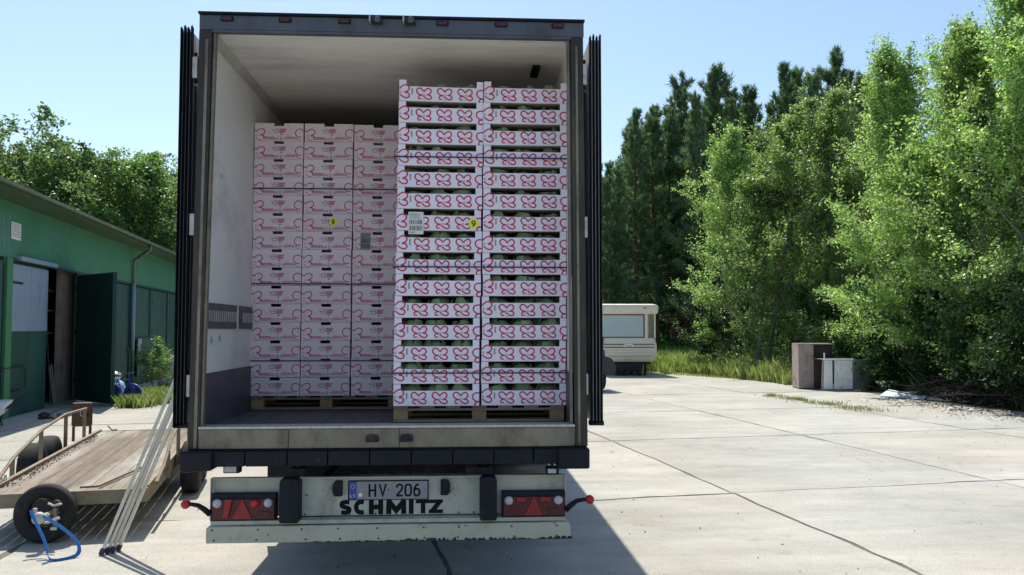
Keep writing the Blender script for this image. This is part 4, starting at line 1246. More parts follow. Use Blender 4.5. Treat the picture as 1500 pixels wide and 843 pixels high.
rock('lump', 'chassis', .12, sm, (0, 0, .055), 1); rock('lump', 'cabinet_brown', .09, sm, (.17, .05, .04), 2); rock('lump', 'frame_steel', .08, sm, (.27, .12, .05), 3)
MB().tube([(0, 0, .05), (.2, .02, .13), (.33, .1, .18)], .012, 6).build('bent_rod', 'frame_steel', sm)

# bicycle leaning on the gates
bk = empty('bicycle', (-8.62, 21.7, 0.0), R(-22), 'small blue bicycle leaning beside the open gate leaf', 'bicycle')
def torus(name, m, c, R1, r1, par, n1=32, n2=8):
    return MB().lathe([(R1 + r1 * math.cos(R(a)), r1 * math.sin(R(a))) for a in range(0, 361, 360 // n2)], c, 'y', n1).build(name, m, par, smooth=True)
for cx in (-.02, .62):
    wl = torus('wheel', 'blue_bike', (cx, 0, .272), .245, .026, bk)
    mbx = MB()
    for a in range(0, 180, 30): mbx.tube([(cx - .24 * math.cos(R(a)), 0, .272 - .24 * math.sin(R(a))), (cx + .24 * math.cos(R(a)), 0, .272 + .24 * math.sin(R(a)))], .003, 4)
    mbx.build('spokes', 'alu', wl)
MB().tube([(.62, 0, .27), (.30, 0, .25), (.14, 0, .62), (.50, 0, .64), (.30, 0, .25)], .015, 6).build('frame', 'blue_bike', bk)
MB().tube([(.62, 0, .27), (.50, 0, .64), (.47, 0, .78)], .013, 6).build('fork', 'blue_bike', bk)
MB().tube([(.44, -.22, .80), (.48, 0, .78), (.44, .22, .80)], .011, 6).build('handlebar', 'chassis', bk)
MB().prism([(.04, .70), (.26, .71), (.26, .74), (.04, .76)], -.06, .06).build('saddle', 'black_rubber', bk, .012)
MB().tube([(-.02, 0, .27), (.14, 0, .62)], .011, 6).build('seat_stay', 'blue_bike', bk)
s1_ = empty('plastic_sack', (-8.88, 21.95, 0), 0, 'pale blue plastic sack between the open gate leaf and the bicycle', 'sack')
rock('sack_body', 'pale_blue_bag', .20, s1_, (0, 0, .25), 5, 1.3); rock('sack_top', 'pale_blue_bag', .10, s1_, (.03, .02, .50), 6, 1.1)
s2_ = empty('white_bundle', (-8.92, 22.5, 0), 0, 'white and blue crumpled bundle stacked behind the bicycle', 'bundle')
rock('bundle_base', 'pale_blue_bag', .26, s2_, (0, 0, .30), 8, 1.3); rock('bundle_top', 'sticker_white', .17, s2_, (-.0, 0, .66), 9, 1.0)

# grey crate partly hidden behind the left door
gc = empty('grey_crate', (-7.35, 24.3, 0), R(5), 'grey slatted crate with a slanted white rail, mostly hidden behind the truck door', 'crate')
for k in range(4):
    MB().box(-.72, .6, -.02, .0, .16 + k * .22, .35 + k * .22).build('slat', 'cabinet_grey', gc, .005)
MB().box(-.70, .6, .002, .8, .14, .17).build('base', 'cabinet_grey', gc)
for x_ in (-.70, .52):
    for y_2 in (.02, .74): MB().box(x_, x_ + .06, y_2, y_2 + .06, 0, 1.03).build('corner_post', 'cabinet_grey', gc)
MB().tube([(-.74, -.03, 1.04), (-.4, -.03, 1.38), (.4, -.03, 1.38)], .02, 6).build('top_rail', 'sticker_white', gc)

# ------------------------------------------------------------------ caravan
CV = empty('caravan', (6.67, 34.0, 0), R(0), 'cream caravan with brown stripes and a curtained end window, beyond the truck at right', 'caravan')
def ring(hw_, y0, y1, z, rad=.12):
    pts = []
    for cx, cy, a0 in ((hw_ - rad, y0 + rad, 270), (hw_ - rad, y1 - rad, 0), (-hw_ + rad, y1 - rad, 90), (-hw_ + rad, y0 + rad, 180)):
        for k in range(0, 91, 30): pts.append((cx + rad * math.cos(R(a0 + k)), cy + rad * math.sin(R(a0 + k)), z))
    return pts
def loft(rings, name, m, par):
    n = len(rings[0]); vs = [p for r_2 in rings for p in r_2]; fs = []
    for i in range(len(rings) - 1):
        for k in range(n): fs.append((i * n + k, i * n + (k + 1) % n, (i + 1) * n + (k + 1) % n, (i + 1) * n + k))
    fs.append(tuple(range(n - 1, -1, -1))); fs.append(tuple(range((len(rings) - 1) * n, len(rings) * n)))
    return MB().add(vs, fs).build(name, m, par)
CV.scale = (1.15, 1, 1)
LC = 5.0
low = loft([ring(1.00, .14, LC, .56), ring(1.06, .05, LC, .66), ring(1.12, -.02, LC, .86), ring(1.13, -.04, LC, 1.10), ring(1.12, -.02, LC, 1.26), ring(1.08, .06, LC, 1.52)], 'lower_body', 'caravan_cream', CV)
loft([ring(1.14, -.04, LC, 2.50), ring(1.17, -.10, LC, 2.56), ring(1.18, -.12, LC, 2.78), ring(1.15, -.08, LC, 2.86), ring(1.0, .05, LC, 2.91)], 'roof', 'caravan_cream', CV)
MB().box(-1.08, 1.08, 1.2, LC - .01, 1.521, 2.499).build('side_body', 'caravan_cream', CV)
for x_ in (-1.07, .70, 1.03):
    MB().box(x_, x_ + .05 + (.05 if x_ == .70 else 0), .06, .13, 1.521, 2.499).build('window_post', 'caravan_cream', CV)
wn = MB().box(-1.01, .695, .075, .10, 1.525, 2.495).build('end_window', 'caravan_dark', CV)
MB().box(-.96, .645, .060, .0745, 1.575, 2.445).build('curtained_pane', 'caravan_curtain', wn, .01)
MB().box(.81, 1.025, .08, .09, 1.525, 2.495).build('corner_pane', 'pane_glass', CV)
MB().box(1.05, 1.06, .14, 1.19, 1.525, 2.495).build('side_pane', 'pane_glass', CV)
for z_ in (1.24, 1.36): MB().box(-1.0, 1.0, -.062 if z_ < 1.3 else -.050, .02, z_ - .115, z_ - .08).build('stripe', 'caravan_dark', low)
for z_ in (.78, .92, 1.02): MB().box(-.98, 1.0, -.043, .05, z_, z_ + .012).build('panel_seam', 'cabinet_grey', low)
MB().prism([(.10 + .20 * math.cos(R(a)) , 1.21 + .09 * math.sin(R(a))) for a in range(0, 360, 30)], -.052, -.036).build('badge', 'sticker_white', low)
mb = MB(); s_ = -.03
for l_ in (.03, .02, .03, .025, .03): mb.box(s_ + .03, s_ + .03 + l_, -.056, -.053, 1.19, 1.22); s_ += l_ + .018
mb.build('badge_print', 'lettering', low)
MB().tube([(.02, -.05, 2.66), (.1, -.05, 2.66)], .02, 6)
MB().box(.62, .72, -.128, -.12, 2.72, 2.76).build('top_lamp', 'lamp_red', CV)
MB().tube([(-.88, 1.0, 2.9), (-.88, 1.0, 3.05)], .06, 10).build('roof_vent', 'caravan_cream', CV)
for x_ in (-.95, .95):
    MB().lathe([(.15, -.09), (.31, -.09), (.33, 0), (.31, .09), (.15, .09)], (x_, 2.8, .33), 'x', 24).build('tyre', 'tyre', CV, smooth=True)
    MB().lathe([(.0, -.06), (.149, -.08), (.149, .08), (.0, .06)], (x_, 2.8, .33), 'x', 16).build('rim', 'rim_steel', CV, smooth=True)
MB().box(-.9, .9, .2, 4.8, .45, .555).build('chassis', 'chassis', CV)
for x_ in (-.8, .70): MB().box(x_, x_ + .08, .3, .4, 0, .45).build('corner_jack', 'chassis', CV)
MB().box(-.35, .62, .05, .5, .20, .50).build('tool_box', 'chassis', CV, .02)
for x_ in (-.3, -.05, .2, .45): MB().box(x_, x_ + .10, .0, .3, .002, .20).build('support_block', 'chassis', CV)

# dark vehicle behind the right door
DV = empty('dark_tractor', (3.95, 25.3, 0), R(8), 'dark small tractor with mudguard, only its edge showing past the right door', 'tractor')
MB().prism([(-.9, .50), (.62, .50), (.72, .62), (.72, .80), (.56, 1.02), (.20, 1.10), (-.9, 1.15)], -.1, 1.2).build('body', 'vehicle_dark', DV, .03)
MB().lathe([(.12, -.13), (.33, -.14), (.37, -.08), (.38, 0), (.37, .08), (.33, .14), (.12, .13)], (.28, .3, .385), 'x', 28).build('tyre', 'tyre', DV, smooth=True)
MB().lathe([(.12, -.13), (.33, -.14), (.37, -.08), (.38, 0), (.37, .08), (.33, .14), (.12, .13)], (-.7, .3, .385), 'x', 28).build('tyre', 'tyre', DV, smooth=True)
MB().prism([(.0, 1.11), (.42, 1.03), (.40, 1.22), (.30, 1.40), (.1, 1.45)], .0, .5).build('seat', 'blue_bike', DV, .05)
MB().box(-.8, -.1, .1, 1.0, 1.15, 2.0).build('cab', 'vehicle_dark', DV, .05)
MB().tube([(.30, .0, 1.1), (.34, -.02, 1.62)], .02, 6).build('exhaust', 'vehicle_dark', DV)

# ------------------------------------------------------------------ discarded cabinets and sheets
c1 = empty('brown_cabinet', (10.62, 26.15, 0), R(-8), 'tall brown weathered cabinet standing at the edge of the trees', 'cabinet')
MB().box(0, .47, 0, .03, .03, 1.40).build('door', 'cabinet_brown', c1, .004)
MB().box(.0, .025, .031, .8, .03, 1.40).build('side_panel', 'cabinet_brown', c1)
MB().box(1.05, 1.08, .1, .8, .03, 1.38).build('side_panel', 'cabinet_dark', c1)
MB().box(.026, 1.05, .78, .80, .03, 1.40).build('back_panel', 'cabinet_dark', c1)
MB().box(.0, 1.08, .0, .8, 1.401, 1.43).build('top', 'cabinet_brown', c1)
MB().box(.0, 1.08, .031, .8, .0, .029).build('bottom', 'cabinet_dark', c1)
MB().box(.48, 1.05, .20, .22, .03, 1.40).build('inner_panel', 'cabinet_dark', c1)
c2 = empty('white_cabinet', (11.05, 25.4, 0), R(0), 'low white and grey metal cabinet with dented door, in front of the brown cabinet', 'cabinet')
c2.scale = (1.1, 1, 1)
for x0, x1 in ((.035, .29), (.33, .86)):
    MB().prism([(x0, .05), (x1, .05), (x1 + (.0), .92), (x0 + .03, .92)], -.02, -.002).build('door', 'cabinet_white', c2, .006)
MB().prism([(-.03, .0), (.90, .0), (.90, .99), (.02, .97)], .0, .02).build('front_frame', 'cabinet_grey', c2)
MB().box(.03, .90, -.025, -.001, .93, .985).build('top_rail', 'cabinet_white', c2, .004)
MB().box(.296, .325, -.028, -.001, .22, .93).build('door_bar', 'chassis', c2)
Mx = Matrix.Translation((.90, 0, 0)) @ Matrix.Rotation(R(28), 4, 'Z')
MB().box(0, .72, .0, .025, .02, .95, Mx).build('side_panel', 'cabinet_grey', c2, .004)
MB().box(.0, .9, .02, .55, .955, .965).build('top', 'cabinet_grey', c2)
MB().box(.0, .9, .54, .56, .02, .955).build('back_panel', 'cabinet_dark', c2)
MB().tube([(.15, .2, .965), (.15, .2, 1.15)], .02, 6).build('pipe_stub', 'cabinet_white', c2)
mb = MB()
lq = random.Random(4)
mat('yellow_scuff', (.62, .60, .35), .6)
for k in range(26):
    x0 = lq.uniform(.36, .80); z0 = lq.uniform(.2, .8); dx = lq.uniform(-.05, .08); dz_ = lq.uniform(.03, .14)
    mb.add([(x0, -.0215, z0), (x0 + .012, -.0215, z0), (x0 + .012 + dx, -.0215, z0 + dz_), (x0 + dx, -.0215, z0 + dz_)], [(0, 1, 2, 3)])
tag(mb.build('scuff_mark', 'yellow_scuff', c2, fixn=False), kind='stuff')

def sheet(name, pts, label, m='sheet_white', thick=.012):
    n = len(pts); vs = pts + [(p[0], p[1], p[2] - thick) for p in pts]
    mb = MB(); mb.add(vs, [(0, 1, 2), (0, 2, 3), (4, 6, 5), (4, 7, 6)] + [(k, k + 4, (k + 1) % 4 + 4, (k + 1) % 4) for k in range(4)])
    return tag(mb.build(name, m), label, 'sheet')
sheet('metal_sheet', [(11.60, 23.0, .03), (12.20, 21.75, .03), (12.50, 22.1, .09), (11.95, 23.1, .20)], 'bent white metal sheet lying on the ground right of the cabinets')
sheet('metal_sheet', [(12.28, 21.75, .03), (12.85, 20.75, .03), (13.05, 21.0, .05), (12.48, 22.0, .07)], 'flat pale sheet half buried under the trees, right of the bent one')
sheet('metal_sheet', [(12.8, 25.2, .05), (13.9, 25.0, .05), (13.8, 25.6, .30), (12.9, 25.8, .30)], 'small grey sheet in the shade behind the bent white sheet', 'cabinet_grey')
for k, (x_, y_2, lab) in enumerate(((11.30, 19.0, 'scrap of white litter on the concrete edge near the brush pile'), (11.6, 18.7, 'smaller white litter scrap right of the other one'))):
    o = rock('litter_scrap', 'litter_white', .09 if k == 0 else .06, None, (x_, y_2, .04), 20 + k, .5); tag(o, lab, 'litter')

# ------------------------------------------------------------------ vegetation generators
def leaf_quads(cent, size, r, droop=0.0, elong=1.5):
    n = len(cent)
    nr = r.normal(size=(n, 3)); nr[:, 2] = np.abs(nr[:, 2]) + .25; nr /= np.linalg.norm(nr, axis=1)[:, None]
    a = r.normal(size=(n, 3)); a[:, 2] -= droop
    a -= nr * (a * nr).sum(1)[:, None]; a /= np.linalg.norm(a, axis=1)[:, None] + 1e-9
    b = np.cross(nr, a)
    s = size * r.uniform(.65, 1.3, n)[:, None]
    V = np.stack([cent - a * s * .5 * elong, cent + b * s * .42, cent + a * s * .5 * elong, cent - b * s * .42], 1).reshape(-1, 3)
    F = np.arange(n * 4).reshape(-1, 4)
    return V, F

def tubes_np(paths, n=5):
    VV, FF, off = [], [], 0
    for P_, rr in paths:
        P_ = np.asarray(P_, float); m = len(P_)
        d = np.gradient(P_, axis=0); d /= np.linalg.norm(d, axis=1)[:, None] + 1e-9
        ref = np.where(np.abs(d[:, 2:3]) < .9, np.array([[0, 0, 1.]]), np.array([[1., 0, 0]]))
        u = np.cross(d, ref); u /= np.linalg.norm(u, axis=1)[:, None] + 1e-9
        q = np.cross(d, u)
        t = np.arange(n) / n * 2 * np.pi
        V = P_[:, None, :] + (u[:, None, :] * np.cos(t)[None, :, None] + q[:, None, :] * np.sin(t)[None, :, None]) * np.asarray(rr)[:, None, None]
        VV.append(V.reshape(-1, 3))
        i = np.arange(m - 1)[:, None] * n; k = np.arange(n)[None, :]; k2 = (k + 1) % n
        FF.append(np.stack([i + k, i + k2, i + k2 + n, i + k + n], -1).reshape(-1, 4) + off); off += m * n
    return np.concatenate(VV), np.concatenate(FF)

def curve_branch(r, base, dirv, length, up, n=8, wob=.12):
    pts = [np.array(base, float)]; d = np.array(dirv, float)
    for k in range(n - 1):
        d = d + r.normal(size=3) * wob; d[2] += up / n; d /= np.linalg.norm(d)
        pts.append(pts[-1] + d * length / (n - 1))
    return np.array(pts)

def broadleaf(seed, H, spread, n_limb, leaves, lsize, first=.12, up=.5, prof=None, tk=.010, stems=1, twigs=9, clump=.22, shoots=0):
    """returns (trunk paths, leaf centres)"""
    r = np.random.default_rng(seed)
    paths, ends = [], []
    for sidx in range(stems):
        lean = r.normal(size=2) * (.10 if stems > 1 else .05) * H
        n = 12; t = np.linspace(0, 1, n)
        Hs = H * (1 if sidx == 0 else r.uniform(.7, .95))
        base = np.array([0, 0, 0.]) + np.append(r.normal(size=2) * .15 * (stems > 1), 0)
        tr = np.stack([base[0] + lean[0] * t ** 1.3 + .12 * np.sin(t * 5 + r.uniform(0, 6)), base[1] + lean[1] * t ** 1.3 + .12 * np.sin(t * 4 + r.uniform(0, 6)), Hs * t - .1], 1)
        paths.append((tr, (H * tk * 1.6) * (1 - t) ** .8 + .012))
        nl = n_limb // stems
        for k in range(nl):
            h = first + (1 - first) * ((k + r.uniform(0, 1)) / nl) ** .95
            h = min(h, .985)
            p = np.array([np.interp(h, t, tr[:, i]) for i in range(3)])
            az = k * 2.4 + r.uniform(-.5, .5)
            R_ = spread * prof(h) * r.uniform(.65, 1.2)
            el = r.uniform(.1, .5) + up * h
            d = np.array([math.cos(az) * math.cos(el), math.sin(az) * math.cos(el), math.sin(el)])
            br = curve_branch(r, p, d, max(R_, .5) / max(math.cos(el), .5), .35 * up + .1, 8, .13)
            paths.append((br, np.linspace(H * tk * .45 * (1.1 - h) + .008, .004, 8)))
            m = twigs
            for q in range(m):
                f = .25 + .75 * (q + r.uniform(0, 1)) / m
                bp = np.array([np.interp(f, np.linspace(0, 1, 8), br[:, i]) for i in range(3)])
                td = br[-1] - br[0]; td = td / (np.linalg.norm(td) + 1e-9) + r.normal(size=3) * .75; td /= np.linalg.norm(td)
                tw = curve_branch(r, bp, td, R_ * .38 * (1.15 - f * .5) + .25, .15, 4, .2)
                if q % 2 == 0: paths.append((tw, np.linspace(.008, .003, 4)))
                ends.append((tw, 1.0))
            ends.append((br[3:], 1.6))
    for k in range(shoots):
        h = r.uniform(.45, .93); R_ = spread * prof(h) * r.uniform(.1, .95); az = r.uniform(0, 6.28)
        p = np.array([np.interp(h, t, tr[:, i]) for i in range(3)]) + np.array([math.cos(az) * R_, math.sin(az) * R_, R_ * .5])
        sh = curve_branch(r, p, (math.cos(az) * .25, math.sin(az) * .25, 1), r.uniform(1.0, 2.1), .3, 6, .06)
        paths.append((sh, np.linspace(.012, .003, 6))); ends.append((sh, .9))
    # leaves along twigs
    per = max(4, int(leaves / len(ends)))
    cs = []
    for tw, wt in ends:
        k = int(per * r.uniform(.4, 1.6) * wt)
        f = r.uniform(0, 1, k) ** .7 * (len(tw) - 1)
        i = np.minimum(f.astype(int), len(tw) - 2); g_ = (f - i)[:, None]
        c = tw[i] * (1 - g_) + tw[i + 1] * g_
        cs.append(c + r.normal(size=c.shape) * clump * r.uniform(.5, 1.2) * np.array([1, 1, .75]))
    c = np.concatenate(cs)
    c = c[c[:, 2] > (.45 if shoots > 10 else .15)]
    return paths, c, r

def make_tree(name, seed, leafm, barkm, lsize, droop=.4, **kw):
    paths, c, r = broadleaf(seed, lsize=lsize, **kw)
    if leafm == 'oak_leaf' and kw['H'] > 5:
        zt = np.percentile(c[:, 2], 88)
        squash = lambda z: np.where(z > zt, zt + (z - zt) * .45, z)
        c[:, 2] = squash(c[:, 2])
        for P_, _r in paths: P_[:, 2] = squash(P_[:, 2])
    V, F = leaf_quads(c, lsize, r, droop)
    root = bpy.data.objects.new(name, None); C.objects.link(root); root.empty_display_size = .5
    Vt, Ft = tubes_np(paths, 5)
    np_mesh('trunk', Vt, Ft, barkm, root)
    np_mesh('crown', V, F, leafm, root)
    return root

prof_birch = lambda h: (1.0 - .12 * (1 - h)) * (1.05 - h) ** .85 * 1.12 * (.55 + min(h * 2.2, .55))
prof_round = lambda h: .35 + .95 * math.sin(min(max((h - .05) / .98, 0), 1) * math.pi) ** .7

bir = [make_tree('birch_tree', 21 + k, 'birch_leaf', 'birch_bark', .072, H=(10.2, 9.0, 11.2)[k], spread=(2.75, 2.6, 2.85)[k], n_limb=(46, 44, 50)[k], leaves=34000, first=.07, up=1.1, prof=prof_birch, tk=.0078, stems=(1, 2, 1)[k], twigs=8, clump=.13, shoots=30) for k in range(3)]
oak = [make_tree('deciduous_tree', 41 + k, 'oak_leaf', 'bark', .15, H=(12.0, 11.0)[k], spread=(4.9, 5.2)[k], n_limb=(34, 30)[k], leaves=21000, first=.20, up=.35, prof=prof_round, tk=.011, stems=(2, 1)[k], twigs=7, clump=.26, shoots=0) for k in range(2)]

def pine(seed, H, nb=135):
    r = np.random.default_rng(seed)
    t = np.linspace(0, 1, 10)
    tr = np.stack([.15 * np.sin(t * 4 + seed), .15 * np.cos(t * 3 + seed), H * t - .1], 1)
    paths = [(tr, .17 * (1 - t) ** .8 + .02)]
    tufts = []
    nw = 30; whorl = [(.12 + .87 * ((q + r.uniform(.2, .8)) / nw), r.uniform(.6, 1.25)) for q in range(nw)]
    for k in range(nb):
        h, wf = whorl[k % nw]; h = min(.992, h + r.normal() * .004)
        live = min(1, max(0, (h - .12) / .22)) * r.uniform(.6, 1)
        L_ = (1.02 - h) ** .5 * 2.7 * wf * r.uniform(.45, 1.25) * (.5 + min(h, .5)) + .3
        az = r.uniform(0, 6.28); el = -.1 + .3 * r.uniform() + max(0, h - .3) * 1.15
        p = np.array([np.interp(h, t, tr[:, i]) for i in range(3)])
        d = np.array([math.cos(az) * math.cos(el), math.sin(az) * math.cos(el), math.sin(el)])
        br = curve_branch(r, p, d, L_, .8 + max(0, h - .6), 7, .10)
        paths.append((br, np.linspace(.035 * (1.15 - h) + .008, .005, 7)))
        nt_ = int((9 + 16 * L_) * live)
        if nt_ == 0: continue
        f = r.uniform(.1, 1, nt_) ** .8 * 6
        i = np.minimum(f.astype(int), 5); g_ = (f - i)[:, None]
        c = br[i] * (1 - g_) + br[i + 1] * g_ + r.normal(size=(nt_, 3)) * np.array([.11, .11, .07]) * (.2 + L_ * .3)
        dd = br[i + 1] - br[i]; dd /= np.linalg.norm(dd, axis=1)[:, None]
        dd = dd * .9 + np.array([0, 0, .7]) + r.normal(size=(nt_, 3)) * .3
        tufts.append(np.concatenate([c, dd], 1))
    top = tr[-1]
    tufts.append(np.concatenate([np.tile(top, (16, 1)) - np.array([0, 0, 1]) * r.uniform(-.5, 1.6, (16, 1)) + r.normal(size=(16, 3)) * .03, np.tile([0, 0, 1.], (16, 1)) + r.normal(size=(16, 3)) * .25], 1))
    tf = np.concatenate(tufts); n = len(tf)
    K = 9
    c = np.repeat(tf[:, :3], K, 0); d = np.repeat(tf[:, 3:], K, 0); d /= np.linalg.norm(d, axis=1)[:, None]
    a = d + r.normal(size=d.shape) * .55; a /= np.linalg.norm(a, axis=1)[:, None]
    s = np.cross(a, r.normal(size=d.shape)); s /= np.linalg.norm(s, axis=1)[:, None] + 1e-9
    ln = r.uniform(.14, .34, (len(c), 1)); wv = .024
    c = c + r.normal(size=c.shape) * .04
    V = np.stack([c - s * wv, c + s * wv, c + a * ln + s * wv * .3, c + a * ln - s * wv * .3], 1).reshape(-1, 3)
    F = np.arange(len(c) * 4).reshape(-1, 4)
    root = bpy.data.objects.new('pine_tree', None); C.objects.link(root)
    Vt, Ft = tubes_np(paths, 5)
    np_mesh('trunk', Vt, Ft, 'pine_bark', root)
    np_mesh('crown', V, F, 'pine_needle', root)
    return root
pin = [pine(5 + k, (16.8, 15.6, 17.6, 16.2)[k]) for k in range(4)]

used = {}
def top_of(root, pc=99.97):
    for ch in root.children:
        if ch.name.startswith('crown'):
            n = len(ch.data.vertices); a = np.empty(n * 3, np.float32); ch.data.vertices.foreach_get('co', a)
            return float(np.percentile(a[2::3], pc))
def scale_for(proto, px, Y, ytop, pc=99.97):
    X = pxX(px, Y); wd = X * math.sin(R(3.461)) + Y * math.cos(R(3.461))
    return (1.87 + (483 - ytop) / 1240. * wd) / top_of(proto, pc)
def put(protos, i, x, y, rz, s, label, cat, group, sz=1.0):
    p = protos[i]
    if id(p) in used: o = copy_tree(p)
    else: o = p; used[id(p)] = 1
    o.location = (x, y, -.03); o.rotation_euler = (0, 0, rz); o.scale = (s, s, s * sz)
    tag(o, label, cat, group)
    return o

def pxX(px, Y): return math.tan(math.atan((px - 750) / 1240.) + R(3.461)) * Y
# birches: distance, height wanted, description
birch_spots = [
    (1078, 36.0, 0, 165, 'leftmost birch of the tree edge, its sprays reaching towards the caravan'),
    (1112, 33.5, 1, 140, 'birch with a pale straight trunk behind the tall grass, second from the left'),
    (1160, 34.5, 2, 165, 'birch behind the brown cabinet'),
    (1205, 31.5, 0, 112, 'birch directly behind the white cabinet, with dark leaning stems'),
    (1258, 31.0, 1, 150, 'birch right of the cabinets, lower than its right neighbour'),
    (1332, 25.5, 0, 48, 'tall birch with a pointed top behind the white metal sheet'),
    (1378, 23.6, 1, 95, 'birch right of the pointed one, above the brush pile'),
    (1415, 22.6, 2, 22, 'birch with two dark trunks above the brush pile'),
    (1466, 21.6, 0, 0, 'tall birch near the right edge of the photo'),
    (1522, 20.4, 2, -60, 'rightmost tall birch, cut by the edge of the photo'),
    (1540, 27.0, 0, -40, 'birch in the second row at the far right'),
    (1610, 21.5, 1, -60, 'birch just outside the right edge of the photo'),
    (1235, 37.5, 2, 150, 'birch in the second row behind the cabinets'),
]
for k, (px_, Y, i, yt, lab) in enumerate(birch_spots):
    put(bir, i, pxX(px_, Y), Y, k * 1.7 + .4, scale_for(bir[i], px_, Y, yt), lab, 'birch', 'young birches at the right edge of the yard')
# pines
wordpos = ['nearest row', 'second row', 'third row', 'back row']
plist = []
front = [(888, 255), (903, 238), (934, 153), (960, 165), (985, 150), (1003, 98), (1024, 130), (1052, 88), (1075, 140), (1102, 120), (1150, 86), (1172, 90), (1196, 92), (1226, 62), (1250, 95), (1272, 100), (1330, 110), (1400, 120)]
for k, (px_, yt) in enumerate(front): plist.append((px_, 54 + (k * 37 % 6), yt, 0, k))
for k in range(15): plist.append((872 + k * 29, 63 + (k * 23 % 6), 175 + 30 * math.sin(k * 1.7) - (0 if k < 4 else 40) + (60 if k < 2 else 0), 1, k))
for k in range(15): plist.append((866 + k * 28, 72 + (k * 29 % 8), 215 + 20 * math.sin(k * 2.1) - (0 if k < 3 else 30), 2, k))
for k in range(15): plist.append((852 + k * 27, 83 + (k * 31 % 9), 250 + 20 * math.sin(k * 2.7), 3, k))
for px_, Y, yt, row, k in plist:
    i = (k + row) % 4
    put(pin, i, pxX(px_, Y), Y, k * 2.1 + row, scale_for(pin[i], px_, Y, yt), f'dark pine, {(ORD + ["sixteenth", "seventeenth", "eighteenth"])[k]} from the left in the {wordpos[row]} of the wood', 'pine', 'pines of the wood beyond the yard')
# the wood goes on behind as one dark mass
rw_ = np.random.default_rng(5)
n = 70000
xs_ = rw_.uniform(-45, 110, n); ys_ = rw_.uniform(92, 112, n); zs_ = rw_.uniform(0, 1, n) ** 1.1 * (13 + 2.5 * np.sin(xs_ * .6) + 1.5 * np.sin(xs_ * 1.7))
V, F = leaf_quads(np.stack([xs_, ys_, zs_], 1), .75, rw_, .3, 2.0)
tag(np_mesh('far_wood', V, F, 'pine_needle'), 'far part of the wood, one dark green mass', None, None, 'stuff')
n = 26000
xs_ = rw_.uniform(4, 46, n); ys_ = rw_.uniform(54, 92, n); hh2 = np.maximum(.2, 1.6 + 1.2 * np.sin(xs_ * .9) * np.sin(ys_ * .5)); zs_ = rw_.uniform(0, 1, n) * hh2
V, F = leaf_quads(np.stack([xs_, ys_, zs_], 1), .28, rw_, .3)
tag(np_mesh('wood_understorey', V, F, 'shaded_leaf'), 'dark leafy understorey between the pine trunks', None, None, 'stuff')
# deciduous trees behind the hall
oak_spots = [(5, 44, 1, 225), (60, 43, 0, 195), (112, 46, 1, 232), (150, 44, 0, 215), (198, 45, 1, 245), (240, 45, 0, 238), (275, 50, 1, 240), (-50, 42, 0, 215), (85, 54, 0, 225), (178, 55, 1, 240), (310, 56, 0, 260), (225, 60, 1, 255)]
for k, (px_, Y, i, yt) in enumerate(oak_spots):
    lab = ['low bushy tree at the left edge above the hall roof', 'tallest airy tree above the hall roof, left of the others', 'tree in the gap between the two tall ones above the hall', 'airy tree with a dark trunk rising above the hall gutter',
           'dense round tree right of the dark-trunked one', 'rightmost tree above the hall, touching the truck door', 'tree hidden mostly behind the truck doors, far left side', 'tree beyond the left edge of the photo', 'tree in the back row behind the tallest one', 'back row tree behind the dense round one', 'far tree hidden behind the trailer', 'farthest tree behind the rightmost one'][k]
    put(oak, i, pxX(px_, Y), Y, k * 1.3, scale_for(oak[i], px_, Y, yt, 99.6), lab, 'tree', 'leafy trees behind the hall')

# understorey bushes
def make_bush(name, seed, leafm, H, spread, leaves, lsize):
    return make_tree(name, seed, leafm, 'bark', lsize, H=H, spread=spread, n_limb=18, leaves=leaves, first=.03, up=.7, prof=prof_round, tk=.006, stems=3, twigs=5, clump=.13)
bsh = [make_bush('bush', 71, 'shaded_leaf', 2.2, 1.25, 9000, .075), make_bush('bush', 72, 'shaded_leaf', 1.7, 1.3, 8000, .075)]
bspots = [(1392, 22.8), (1455, 21.2), (1500, 19.9), (1530, 18.6), (1060, 36.5), (1215, 30.5), (1250, 28), (1290, 26.8), (1335, 25.2), (1372, 24.6), (1405, 23.6), (1440, 22.6), (1475, 21.8), (1515, 21), (1320, 28.5), (1390, 27), (1450, 26), (1500, 24.5), (1560, 22)]
bspots.sort(key=lambda q: (q[1] > 23.7, q[0]))
NF = sum(1 for q in bspots if q[1] <= 23.7)
for k, (px_, Y) in enumerate(bspots):
    put(bsh, k % 2, pxX(px_, Y), Y, k * 1.9, .85 + .2 * ((k * 7) % 4) / 3, f'dark bush under the birches, {ORD[k if k < NF else k - NF]} from the left in the {("front" if k < NF else "back")} line', 'bush', 'bushes under the birches')
# bush by the hall
wb_ = make_bush('bush', 75, 'oak_leaf', 1.75, .85, 5200, .07)
wb_.location = (-9.35, 26.9, -.02); wb_.scale = (.72, .72, .58); tag(wb_, 'light green bush growing against the hall wall, right of the bicycle', 'bush')

